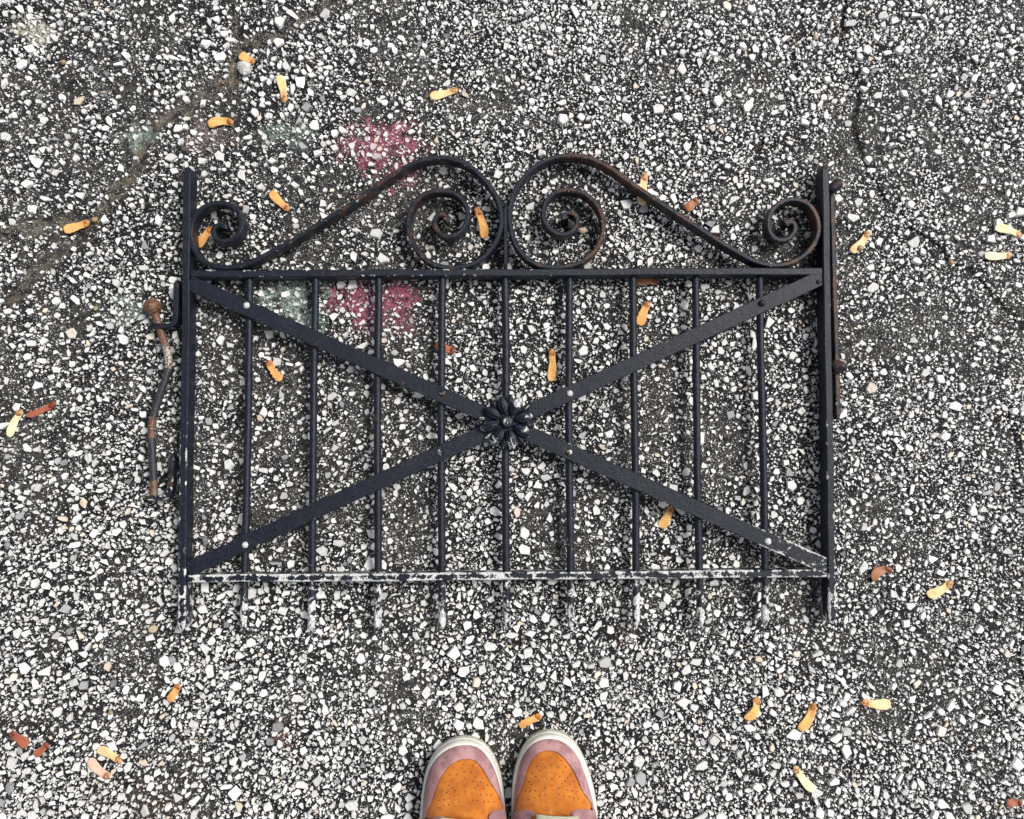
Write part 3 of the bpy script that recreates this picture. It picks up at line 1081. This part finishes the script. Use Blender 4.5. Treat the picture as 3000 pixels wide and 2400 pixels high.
def make_sneaker(sole_px, upper_px, vamp_px, vamp_back, lobes, holes, lace_y, label, side):
    sole = zoomed(sole_px, 0.010)
    upper = zoomed(upper_px, ZS)
    toe_y = max(p.y for p in upper)
    xl, xr = sole[0].x, sole[-1].x
    cx0 = (xl + xr) / 2
    y_end = sole[0].y
    # the rest of the shoe behind the picture edge: waist, heel
    hw = (xr - xl) / 2
    heel = cx0 + (-0.004 if side == 'left' else 0.004) * -1
    def rear(inset):
        out = []
        for d, f in ((0.135, 0.97), (0.165, 0.88), (0.195, 0.78), (0.225, 0.72), (0.250, 0.69), (0.268, 0.60), (0.279, 0.42), (0.284, 0.2)):
            k = (d - 0.10) / 0.18
            out.append((cx0 * (1 - k) + heel * k, toe_y + 0.006 - d, f * hw - inset))
        return out
    rr = rear(0.0)
    sole_loop = [(p.x, p.y) for p in sole] + [(c + w, y) for c, y, w in rr] + [(c - w, y) for c, y, w in rr[::-1]]
    S_ = smooth_loop(resample(sole_loop, 150, True), 2)
    ru = rear(0.003)
    upper_loop = [(p.x, p.y) for p in upper] + [(c + w, y) for c, y, w in ru] + [(c - w, y) for c, y, w in ru[::-1]]
    U_ = smooth_loop(resample(upper_loop, 150, True), 1)
    shoe = thing('sneaker', label, 'sneaker', (cx0, toe_y - 0.14, 0), 'pair of sneakers at the bottom edge')

    # rubber: dark tread rim, then the white cup
    def rings(name, specs, mat, cap_bottom, cap_top):
        n = len(S_)
        nrm = np.roll(S_, -1, 0) - np.roll(S_, 1, 0)
        nrm = np.stack([nrm[:, 1], -nrm[:, 0]], 1)
        nrm /= np.linalg.norm(nrm, axis=1)[:, None]
        ctr = S_.mean(0)
        if ((S_ - ctr) * nrm).sum() < 0:
            nrm = -nrm
        vs, fs = [], []
        for off, z in specs:
            for q, m_ in zip(S_, nrm):
                toe = max(0.0, (q[1] - (toe_y - 0.05)) / 0.05)
                vs.append((q[0] + m_[0] * off, q[1] + m_[1] * off, z + 0.004 * toe * toe))
        for i in range(len(specs) - 1):
            for k in range(n):
                fs.append((i * n + k, i * n + (k + 1) % n, (i + 1) * n + (k + 1) % n, (i + 1) * n + k))
        if cap_bottom:
            fs.append(tuple(range(n)))
        if cap_top:
            fs.append(tuple(range((len(specs) - 1) * n, len(specs) * n)))
        return obj(name, vs, fs, mat, shoe, smooth=True)
    rings('outsole', [(-0.004, 0.0030), (0.0004, 0.0038), (0.0010, 0.0065), (0.0006, 0.0092), (-0.003, 0.0096)], M_OUTSOLE, True, True)
    rings('midsole', [(-0.002, 0.0090), (0.0004, 0.0100), (0.0002, 0.0150), (-0.0006, 0.0156), (-0.0002, 0.0164), (-0.0008, 0.0225),
                      (-0.0016, 0.0262), (-0.0034, 0.0272), (-0.0070, 0.0262)], M_RUBBER, True, True)

    # height of the upper above any point of its plan
    Ux, Uy = U_[:, 0], U_[:, 1]
    ys = np.linspace(Uy.min() + 1e-4, Uy.max() - 1e-5, 260)
    lo, hi = [], []
    segx0, segy0, segx1, segy1 = Ux, Uy, np.roll(Ux, -1), np.roll(Uy, -1)
    for y in ys:
        m = ((segy0 - y) * (segy1 - y)) <= 0
        t = (y - segy0[m]) / (segy1[m] - segy0[m] + 1e-12)
        xx = segx0[m] + t * (segx1[m] - segx0[m])
        lo.append(xx.min())
        hi.append(xx.max())
    lo, hi = np.array(lo), np.array(hi)

    def zsurf(x, y):
        a, b = np.interp(y, ys, lo), np.interp(y, ys, hi)
        d = max(0.0, toe_y - y)
        u = min(1.0, abs((x - (a + b) / 2) / max(1e-4, (b - a) / 2)))
        h = 0.0215 * math.sqrt(max(0.0, 1 - (1 - min(d / 0.042, 1.0)) ** 2))
        k = min(1.0, max(0.0, (d - 0.03) / 0.085))
        h += 0.022 * k * k * (3 - 2 * k)
        side_ = (1 - u ** 2.3) ** 0.52
        return ZS - 0.001 + h * side_

    def crease(x, y):
        d = toe_y - y
        c = 0.0
        for (d0, slope, amp, wd, xs_) in ((0.071, 0.32, 0.0020, 0.0024, 1), (0.078, 0.42, 0.0018, 0.0022, 1), (0.079, -0.38, 0.0022, 0.0028, -1), (0.087, 0.16, 0.0020, 0.0026, 0), (0.064, -0.2, 0.0009, 0.0025, 1), (0.092, -0.25, 0.0016, 0.0024, -1)):
            e = (d - d0 - slope * (x - cx0)) / wd
            fade = 1.0 if xs_ == 0 else 1 / (1 + math.exp(-xs_ * (x - cx0) / 0.006))
            c += amp * fade * (math.exp(-e * e) - 0.7 * math.exp(-(e - 1.7) ** 2))
        return c

    def patch(name, poly, zf_, mat, thick, nr=14, n=96, parent=shoe, ctr=None):
        P = smooth_loop(resample(poly, n, True), 1)
        c = np.array(ctr) if ctr is not None else P.mean(0)
        vs, fs = [], []
        for q in P:
            vs.append((q[0], q[1], zf_(*q) - 0.0014))
        for r in range(nr):
            f = 1 - r / nr
            for q in P:
                w_ = c + (q - c) * f
                drop = 0.0005 if r == 0 else 0.0
                vs.append((w_[0], w_[1], zf_(*w_) + thick - drop))
        vs.append((c[0], c[1], zf_(*c) + thick))
        for i in range(nr):
            for k in range(n):
                fs.append((i * n + k, i * n + (k + 1) % n, (i + 1) * n + (k + 1) % n, (i + 1) * n + k))
        for k in range(n):
            fs.append((nr * n + k, nr * n + (k + 1) % n, len(vs) - 1))
        return obj(name, vs, fs, mat, parent, smooth=True)

    vamp_w = zoomed(vamp_px, 0.046)
    back = zoomed(vamp_back, 0.062)
    vloop = [(p.x, p.y) for p in vamp_w] + [(p.x, p.y) for p in back]
    # the orange panel runs a little under the pink overlay
    vamp = patch('vamp', vloop, lambda x, y: zsurf(x, y) + crease(x, y) - 0.0003, M_ORANGE, 0.0, nr=26, n=140)

    # pink overlay round the toe: between the sole and the orange panel
    nS = 120
    A = resample([(p.x, p.y) for p in upper], nS)
    B = resample([(p.x, p.y) for p in vamp_w], nS)
    B = np.vstack([B[:1], (B[:-2] + 2 * B[1:-1] + B[2:]) / 4, B[-1:]])
    vs, fs = [], []
    nr = 12
    for r in range(nr + 2):
        t = min(1.0, r / nr)
        for k in range(nS):
            q = A[k] * (1 - t) + B[k] * t
            z = zsurf(*q)
            th = 0.0015 * min(1.0, t * 6) if r <= nr else -0.0012
            if r == nr:
                th = 0.0011
            vs.append((q[0], q[1], z + th))
    for r in range(nr + 1):
        for k in range(nS - 1):
            a_ = r * nS + k
            fs.append((a_, a_ + 1, a_ + nS + 1, a_ + nS))
    guard = obj('toe_guard', vs, fs, M_PINK, shoe, smooth=True)
    # double row of stitches along the inner edge
    vs, fs = [], []
    for off in (0.0026, 0.0046):
        for k in range(3, nS - 3):
            q, q2 = B[k], B[k + 1]
            outv = A[k] - B[k]
            outv = outv / (np.linalg.norm(outv) + 1e-9)
            tv = (q2 - q)
            c_ = q + outv * off
            e1, e2 = c_ - tv * 0.30, c_ + tv * 0.30
            w_ = outv * 0.00032
            b0 = len(vs)
            for e in (e1, e2):
                for sgn in (-1, 1):
                    z = zsurf(e[0], e[1]) + 0.0015
                    vs.append((e[0] + sgn * w_[0], e[1] + sgn * w_[1], z))
            m_ = (e1 + e2) / 2
            vs.append((m_[0], m_[1], zsurf(*m_) + 0.0021))
            fs += [(b0, b0 + 1, b0 + 4), (b0 + 1, b0 + 3, b0 + 4), (b0 + 3, b0 + 2, b0 + 4), (b0 + 2, b0, b0 + 4)]
    st_ = obj('stitching', vs, fs, M_THREAD, guard)
    # vent holes
    vs, fs = [], []
    for hx, hy in holes:
        p0 = zoomed([(hx, hy)], 0.05)[0]
        for _ in range(3):
            p0 = zoomed([(hx, hy)], zsurf(p0.x, p0.y))[0]
        b0 = len(vs)
        for k in range(8):
            t = 2 * math.pi * k / 8
            x, y = p0.x + 0.00072 * math.cos(t), p0.y + 0.00072 * math.sin(t)
            vs.append((x, y, zsurf(x, y) + crease(x, y) - 0.0003 + 0.00018))
        fs.append(tuple(range(b0, b0 + 8)))
    obj('vent_holes', vs, fs, M_DARK, vamp)

    # quarters: side and heel wall with the collar
    k0 = int(np.argmin(np.abs(U_[:, 1] - (toe_y - 0.092)) + (U_[:, 0] < cx0) * 9))
    k1 = int(np.argmin(np.abs(U_[:, 1] - (toe_y - 0.092)) + (U_[:, 0] > cx0) * 9))
    n_ = len(U_)
    idx = [k0]
    stepi = 1 if U_[(k0 + 3) % n_][1] < U_[k0][1] else -1
    while idx[-1] != k1:
        idx.append((idx[-1] + stepi) % n_)
    vs, fs = [], []
    nt = 9
    for q in (U_[i] for i in idx):
        d = toe_y - q[1]
        sgn = -1 if q[0] > cx0 else 1
        xin = lerp_tab(d, [(0.09, 0.030), (0.13, 0.026), (0.17, 0.022), (0.21, 0.016), (0.28, 0.012)])
        zt = lerp_tab(d, [(0.09, 0.036), (0.13, 0.043), (0.18, 0.045), (0.22, 0.040), (0.285, 0.050)])
        cc = np.array([cx0, min(max(q[1], toe_y - 0.245), toe_y - 0.09)])
        dirv = cc - q
        dirv = dirv / (np.linalg.norm(dirv) + 1e-9)
        for j in range(nt):
            t = j / (nt - 1)
            a_ = t * math.pi / 2
            p2 = q + dirv * xin * (1 - math.cos(a_))
            vs.append((p2[0], p2[1], ZS - 0.001 + zt * math.sin(a_) ** 0.9))
        p2 = q + dirv * (xin + 0.004)
        vs.append((p2[0], p2[1], ZS + zt - 0.010))
    w_ = nt + 1
    for i in range(len(idx) - 1):
        for j in range(w_ - 1):
            a_ = i * w_ + j
            fs.append((a_, a_ + w_, a_ + w_ + 1, a_ + 1))
    obj('quarter', vs, fs, M_PINK, shoe, smooth=True)
    # tongue and lining
    vs, fs = [], []
    for i in range(20):
        d = 0.088 + 0.105 * i / 19
        y = toe_y - d
        for j in range(9):
            v = -1 + j / 4
            x = cx0 + v * 0.030
            z = ZS + 0.034 + 0.022 * (i / 19) + 0.006 * (1 - v * v) - (0.006 if i == 0 else 0)
            vs.append((x, y, z))
    for i in range(19):
        for j in range(8):
            a_ = i * 9 + j
            fs.append((a_, a_ + 1, a_ + 10, a_ + 9))
    b0 = len(vs)
    vs += [(x, y, z - 0.005) for x, y, z in vs]
    for i in range(19):
        for j in range(8):
            a_ = b0 + i * 9 + j
            fs.append((a_, a_ + 9, a_ + 10, a_ + 1))
    obj('tongue', vs, fs, M_PINK, shoe, smooth=True)
    lin = U_ + (U_.mean(0) - U_) * 0.06
    obj('insole', [(x, y, 0.032) for x, y in lin if y < toe_y - 0.09], [tuple(range(int((lin[:, 1] < toe_y - 0.09).sum())))], M_DARK, shoe)
    for lb in lobes:
        poly = []
        for q in lb:
            p0 = zoomed([q], 0.055)[0]
            for _ in range(5):
                p0 = zoomed([q], min(0.068, zsurf(p0.x, p0.y) + 0.002))[0]
            poly.append(p0)
        patch('eyestay', [(p.x, p.y) for p in poly], lambda x, y: zsurf(x, y) + 0.0006, M_PINK, 0.0022, nr=6, n=60)
    for i in range(6):
        yy = zoomed([(500, lace_y)], 0.066)[0].y - i * 0.0155
        xs_ = np.linspace(-0.0235, 0.0235, 11)
        pth = [np.array([cx0 + x, yy + (0.0015 if i % 2 else -0.001) * x / 0.02, ZS + 0.0425 + 0.0035 * i + 0.0035 * (1 - (x / 0.024) ** 2)]) for x in xs_]
        sweep('lace', pth, bar_profile(0.0085, 0.0018, 0.0006, 0.0006), M_LACE, shoe, smooth=True, jit=0.0001)
    return shoe


SOLE_L = [(250, 1078), (258, 960), (268, 850), (283, 740), (305, 640), (335, 560), (372, 490), (415, 432), (465, 390), (520, 355), (580, 333),
          (640, 325), (700, 328), (760, 345), (812, 375), (855, 415), (895, 470), (925, 530), (950, 595), (970, 660), (988, 750), (1002, 850), (1013, 960), (1025, 1078)]
UPPER_L = [(268, 1078), (272, 960), (282, 850), (300, 740), (328, 640), (362, 570), (405, 510), (455, 462), (510, 425), (575, 400), (640, 391), (700, 393),
           (755, 408), (805, 440), (845, 485), (880, 540), (910, 600), (935, 660), (958, 740), (980, 830), (998, 930), (1012, 1078)]
VAMP_L = [(296, 1068), (300, 1030), (322, 980), (352, 915), (375, 840), (405, 760), (440, 690), (480, 635), (525, 590), (575, 560), (630, 545), (690, 545),
          (735, 558), (775, 590), (810, 635), (850, 700), (885, 765), (915, 815), (945, 870), (975, 930), (1005, 985), (1012, 1010)]
SOLE_R = [(1075, 1078), (1075, 960), (1080, 850), (1088, 740), (1105, 640), (1125, 560), (1150, 490), (1180, 420), (1220, 360), (1265, 315), (1320, 285),
          (1380, 270), (1440, 268), (1500, 280), (1555, 303), (1605, 340), (1650, 390), (1690, 455), (1725, 530), (1755, 610), (1785, 700), (1810, 790),
          (1828, 880), (1840, 970), (1845, 1078)]
UPPER_R = [(1088, 1078), (1088, 960), (1095, 850), (1105, 760), (1125, 660), (1150, 570), (1180, 500), (1215, 440), (1260, 390), (1315, 355), (1375, 336),
           (1440, 335), (1500, 348), (1555, 375), (1605, 415), (1650, 470), (1690, 540), (1720, 620), (1750, 710), (1780, 800), (1805, 900), (1825, 990), (1835, 1078)]
VAMP_R = [(1093, 1008), (1100, 980), (1125, 900), (1155, 820), (1185, 740), (1210, 650), (1235, 590), (1275, 530), (1320, 490), (1375, 472), (1430, 472),
          (1480, 482), (1525, 510), (1570, 555), (1610, 610), (1645, 670), (1675, 735), (1700, 800), (1735, 860), (1775, 915), (1803, 945), (1806, 990)]
HOLES_L = [(642, 587), (553, 616), (730, 600), (514, 680), (579, 678), (646, 653), (709, 660), (773, 648), (545, 716), (652, 712), (748, 694), (818, 708), (480, 746),
           (509, 775), (583, 762), (655, 773), (722, 740), (792, 740), (770, 774), (858, 773), (452, 820), (487, 837), (535, 800), (562, 820), (594, 861), (656, 830),
           (718, 848), (748, 800), (826, 802), (797, 857), (848, 861), (890, 861), (425, 908), (466, 903), (516, 888), (411, 976), (465, 960), (506, 948), (555, 935),
           (598, 921), (724, 908), (771, 912), (826, 918), (868, 921), (917, 926)]
HOLES_R = [(1437, 525), (1345, 545), (1523, 550), (1303, 601), (1370, 606), (1435, 592), (1498, 606), (1563, 607), (1263, 665), (1331, 642), (1438, 653), (1540, 652),
           (1604, 672), (1293, 697), (1367, 690), (1510, 696), (1580, 703), (1232, 742), (1318, 730), (1437, 716), (1555, 735), (1635, 742), (1255, 765), (1528, 757),
           (1604, 764), (1437, 775), (1375, 797), (1496, 797), (1203, 826), (1241, 826), (1291, 820), (1578, 817), (1625, 823), (1668, 828), (1180, 905), (1232, 897),
           (1280, 885), (1327, 870), (1376, 858), (1502, 857), (1547, 868), (1597, 877), (1633, 884), (1684, 897)]
make_sneaker(SOLE_L, UPPER_L, VAMP_L, [(1010, 1100), (850, 1190), (480, 1200), (300, 1120)],
             [[(865, 1065), (872, 1035), (900, 1008), (960, 998), (1016, 1004), (1034, 1100), (1005, 1260), (900, 1260)],
              [(285, 1100), (350, 1080), (420, 1058), (478, 1062), (496, 1095), (480, 1260), (280, 1260)]],
             HOLES_L, 1088, 'pink and orange suede sneaker with white sole, the left foot', 'left')
make_sneaker(SOLE_R, UPPER_R, VAMP_R, [(1790, 1080), (1640, 1180), (1240, 1180), (1100, 1080)],
             [[(1082, 1012), (1130, 1002), (1200, 995), (1255, 1008), (1294, 1036), (1200, 1075), (1170, 1260), (1080, 1260)],
              [(1600, 1034), (1625, 1006), (1680, 994), (1760, 993), (1830, 988), (1850, 1100), (1840, 1260), (1700, 1260), (1670, 1075)]],
             HOLES_R, 1062, 'pink and orange suede sneaker with white sole, the right foot', 'right')

# ------------------------------------------------------------------ maple keys and other litter
COLS = {'pale': (0.72, 0.50, 0.24), 'straw': (0.80, 0.66, 0.38), 'orange': (0.62, 0.30, 0.09), 'amber': (0.66, 0.36, 0.11),
        'brown': (0.30, 0.115, 0.045), 'red': (0.30, 0.085, 0.04), 'blush': (0.66, 0.42, 0.30)}


def ground_z(x, y):
    return float(relief(np.array(x), np.array(y)))


def maple_key(seed_px, tip_px, bend, col, label, width=0.0122, torn=0.0, lift=0.0):
    a, b = at(*seed_px), at(*tip_px)
    ax = (b - a).xy
    L = ax.length
    d = ax / L
    nrm = Vector((-d.y, d.x))
    gz_ = max(ground_z(*(a.xy + ax * q)) for q in (0, .25, .5, .75, 1)) + 0.0034 + lift
    root = thing('maple_key', label, 'maple seed', (a.x, a.y, 0), 'dry maple keys scattered on the pavement')
    w0 = width * random.uniform(0.9, 1.1)
    tw, cur, wave = random.uniform(-0.10, 0.10), random.uniform(0.0006, 0.0022), random.random() * 6
    nu, nv_ = 22, 8
    vs, uv, fs = [], [], []
    for i in range(nu + 1):
        u = i / nu
        # the lead edge is nearly straight, the thin edge swells towards the tip and rounds off
        body = 0.62 + 0.42 * u if u < 0.78 else math.sqrt(max(0.0, 1 - ((u - 0.78) / 0.235) ** 2)) * (0.62 + 0.42 * 0.78)
        body *= 1 - 0.10 * math.exp(-((u - 0.36) / 0.10) ** 2)
        rag = torn * (0.5 + 0.5 * math.sin(u * 34 + wave)) * (1 if u > 0.35 else 0)
        ww = w0 * body * (1 - 0.45 * rag)
        cc = bend * L * (4 * u * (1 - u))
        for j in range(nv_ + 1):
            v = j / nv_
            off = cc + (0.42 - v) * ww * (1 if bend >= 0 else -1)
            x = a.x + d.x * L * u + nrm.x * off
            y = a.y + d.y * L * u + nrm.y * off
            z = gz_ + cur * math.sin(math.pi * u) + tw * (v - 0.5) * ww + 0.0005 * math.sin(6 * u + wave + 3 * v) + 0.0004 * (1 - v)
            vs.append((x - a.x, y - a.y, z))
            uv.append((u, v))
    m = len(vs)
    vs += [(x, y, z - 0.00035 - (0.0006 if k % (nv_ + 1) < 2 else 0)) for k, (x, y, z) in enumerate(vs)]
    uv += uv
    w_ = nv_ + 1
    for i in range(nu):
        for j in range(nv_):
            q = i * w_ + j
            fs.append((q, q + 1, q + w_ + 1, q + w_))
            fs.append((m + q, m + q + w_, m + q + w_ + 1, m + q + 1))
    rim = list(range(w_)) + [i * w_ + nv_ for i in range(1, nu + 1)] + [nu * w_ + j for j in range(nv_ - 1, -1, -1)] + [i * w_ for i in range(nu - 1, 0, -1)]
    for k in range(len(rim)):
        p1, p2 = rim[k], rim[(k + 1) % len(rim)]
        fs.append((p1, m + p1, m + p2, p2))
    wing = obj('wing', vs, fs, M_WING, None, smooth=True, uvs=uv)
    wing.parent = root
    wing.color = (*COLS[col], 1)
    # nutlet: plump oval with a blunt stalk end
    vs, fs = [], []
    nk, nr = 12, 9
    for i in range(nr + 1):
        t = i / nr
        ux = (-0.08 + 0.36 * t) * L
        rad = 0.0036 * math.sin(math.pi * min(0.97, 0.06 + t * 0.9)) ** 0.7
        for k in range(nk):
            q = 2 * math.pi * k / nk
            o1, o2 = rad * math.cos(q) * 1.18, rad * math.sin(q) * 0.36
            cc = bend * L * 4 * max(0, ux / L) * (1 - ux / L)
            vs.append((d.x * ux + nrm.x * (o1 + cc), d.y * ux + nrm.y * (o1 + cc), gz_ + 0.0008 + o2 - 0.0022 * t ** 4))
    for i in range(nr):
        for k in range(nk):
            fs.append((i * nk + k, i * nk + (k + 1) % nk, (i + 1) * nk + (k + 1) % nk, (i + 1) * nk + k))
    fs.append(tuple(range(nk - 1, -1, -1)))
    fs.append(tuple(range(nr * nk, (nr + 1) * nk)))
    s = obj('seed', vs, fs, M_SEED, None, smooth=True)
    s.parent = root
    c = COLS[col]
    s.color = (c[0] * 0.88, c[1] * 0.74, c[2] * 0.62, 1)
    return root


KEYS = [
    ((836, 301), (822, 226), -.06, 'pale', 'pale maple key standing upright in the picture, high above the left scroll', {}),
    ((682, 361), (612, 366), -.10, 'amber', 'amber curved maple key near the earthy crack, above the left post'),
    ((846, 617), (795, 566), .04, 'orange', 'orange maple key just above the rising bar of the left scroll'),
    ((746, 189), (706, 166), .05, 'amber', 'maple key half under a loose grey pebble in the crack'),
    ((262, 655), (191, 678), .04, 'amber', 'maple key in the left crack, touching a round nutlet'),
    ((620, 672), (582, 726), .04, 'orange', 'dull orange maple key inside the small left spiral of the gate'),
    ((1336, 266), (1260, 286), .06, 'pale', 'pale maple key in the top middle, above the two large scrolls'),
    ((1398, 617), (1422, 700), .07, 'orange', 'maple key with dark brown seed inside the large left scroll'),
    ((1886, 518), (1876, 606), -.03, 'pale', 'pale maple key lying under the sloping bar of the right scroll'),
    ((2038, 590), (2008, 620), .03, 'brown', 'small brown maple key touching the upper side of the right scroll bar'),
    ((2537, 688), (2489, 743), .07, 'pale', 'pale maple key right of the upper hinge bar, beside a round nutlet'),
    ((2981, 692), (2910, 667), -.04, 'straw', 'straw coloured maple key at the right edge, upper of two close together'),
    ((2953, 750), (2880, 752), .07, 'straw', 'whitish maple key at the right edge, lower of two close together'),
    ((66, 1206), (29, 1280), -.05, 'straw', 'whitish maple key at the left edge beside a torn brown one'),
    ((164, 1184), (82, 1219), .06, 'red', 'torn red brown maple key left of the drop bolt', {'torn': 1.0}),
    ((787, 1062), (824, 1117), -.03, 'orange', 'torn orange maple key between the two leftmost pickets', {'torn': .7}),
    ((1330, 1031), (1274, 1011), .03, 'red', 'small red brown maple key lying under the fourth picket from the left'),
    ((1617, 1030), (1615, 1118), .04, 'amber', 'amber maple key between the centre picket and the next one right'),
    ((1925, 826), (1862, 822), -.03, 'brown', 'brown maple key partly hidden under the upper rail'),
    ((1895, 890), (1870, 954), -.04, 'orange', 'orange brown maple key touching the seventh picket from the left below the upper rail'),
    ((1965, 1488), (1936, 1547), .03, 'amber', 'amber maple key just below the lower right brace'),
    ((528, 2005), (500, 2052), .05, 'orange', 'crumpled orange maple key below the left post', {'torn': .4}),
    ((36, 2148), (86, 2182), .05, 'red', 'red maple key in the lower left corner, left of a similar one'),
    ((143, 2178), (106, 2212), .05, 'red', 'red brown maple key in the lower left corner, right of a similar one', {'torn': .6}),
    ((356, 2227), (290, 2190), -.08, 'pale', 'pale maple key in the lower left, upper of a close pair'),
    ((322, 2272), (266, 2222), .05, 'blush', 'blush maple key in the lower left, lower of a close pair'),
    ((2603, 1667), (2549, 1696), -.22, 'brown', 'strongly curved brown maple key right of the gate foot'),
    ((2780, 1705), (2711, 1744), .08, 'pale', 'pale maple key lying right of a curved brown one'),
    ((2211, 2042), (2182, 2104), .17, 'amber', 'curved amber maple key in the lower right, leftmost of three in a row'),
    ((2379, 2062), (2340, 2136), .07, 'amber', 'amber maple key with dark seed, middle of three in a row at lower right'),
    ((2524, 2055), (2605, 2062), -.05, 'pale', 'pale maple key lying level, rightmost of three in a row at lower right'),
    ((2326, 2246), (2380, 2315), -.05, 'straw', 'straw coloured maple key near the bottom, right of the sneakers'),
    ((2987, 2350), (2946, 2352), -.1, 'red', 'dark red crumpled maple key in the lower right corner', {'torn': .8}),
    ((1581, 2094), (1520, 2123), -.04, 'orange', 'torn orange brown maple key just above the right sneaker', {'torn': .6}),
]
for kk in KEYS:
    maple_key(*kk[:5], **(kk[5] if len(kk) > 5 else {}))

for (px, py, r, lab) in (
        (276, 643, 8, 'round tan nutlet at the seed end of a maple key in the left crack'),
        (275, 903, 6, 'small round tan nutlet left of the ball knob'),
        (183, 181, 7, 'small round tan nutlet near the upper left corner'),
        (2785, 770, 8, 'round olive nutlet lying in the right crack'),
        (2517, 729, 9, 'round olive nutlet beside a pale maple key right of the gate'),
        (322, 2089, 6, 'small olive nutlet in the lower left crack')):
    p0 = at(px, py, 0.004)
    o = thing('nutlet', lab, 'nutlet', (p0.x, p0.y, 0), 'small round nutlets')
    R_ = r * 0.00045
    z_ = ground_z(p0.x, p0.y) + R_ + 0.0005
    q = ball('shell', (p0.x, p0.y, z_), R_, M_BERRY, o, px, 0.92, 0.05)
    sweep('stalk', [np.array([p0.x + R_ * (0.8 + t) * 0.8, p0.y + R_ * (0.8 + t) * 0.5, z_ + R_ * 0.1 * (1 - t)]) for t in (0, .3, .6, .9)],
          round_profile(0.0004, 6), M_TWIG, o)


def loose_stone(px, py, rx, ry, ang, mat, label, seed):
    p0 = at(px, py, 0.006)
    rr = random.Random(seed)
    R_ = rx * 0.00042
    o = ball('pebble', (0, 0, 0), R_, mat, None, seed, 0.62, 0.10, nu=14, nv_=9)
    me = o.data
    c, s = math.cos(ang), math.sin(ang)
    for v in me.vertices:
        k = 1 + rr.uniform(-0.07, 0.07)
        x, y = v.co.x * k, v.co.y * k * ry / rx
        v.co = (x * c - y * s, x * s + y * c, v.co.z * k)
    me.polygons.foreach_set('use_smooth', [False] * len(me.polygons))
    o.location = (p0.x, p0.y, ground_z(p0.x, p0.y) + R_ * 0.5)
    tag(o, label, 'pebble', 'loose pebbles')


loose_stone(717, 201, 24, 20, -0.7, M_PEBBLE, 'loose grey pebble lying on a maple key in the left crack', 5)
loose_stone(1709, 674, 14, 9, -0.1, M_TANPEBBLE, 'flat tan pebble inside the large right scroll', 6)
loose_stone(2393, 104, 8, 10, 0.3, M_TANPEBBLE, 'small rusty tan pebble near the top, left of the right crack', 8)
loose_stone(444, 1845, 14, 12, 0.5, M_TANPEBBLE, 'tan pebble left of the foot of the left post', 9)

for (pts, r, lab) in (
        ([(285, 270), (310, 272), (328, 262), (334, 254)], 0.0007, 'thin curved twig in the upper left'),
        ([(630, 250), (655, 240), (676, 234)], 0.0008, 'thin brown twig beside the upper left crack'),
        ([(2435, 55), (2455, 80), (2472, 108)], 0.0007, 'thin dry stem at the top beside the right crack'),
        ([(553, 2163), (575, 2164), (604, 2165)], 0.0006, 'thin reddish twig beside the lower left crack'),
        ([(2085, 2148), (2100, 2157), (2112, 2168)], 0.0007, 'short brown twig left of the lower right maple keys'),
        ([(1538, 1855), (1534, 1875), (1530, 1895)], 0.0007, 'short brown twig below the foot of the centre picket'),
        ([(2322, 100), (2332, 130), (2336, 155)], 0.0006, 'fine pale stem near the top right')):
    ps = catmull([at(x, y, 0.004) for x, y in pts], 0.003)
    ps = [q + np.array([0, 0, ground_z(q[0], q[1]) - 0.0002]) for q in ps]
    o = sweep('twig', ps, round_profile(r, 6), M_TWIG, None, jit=0.0002)
    tag(o, lab, 'twig', 'thin twigs')
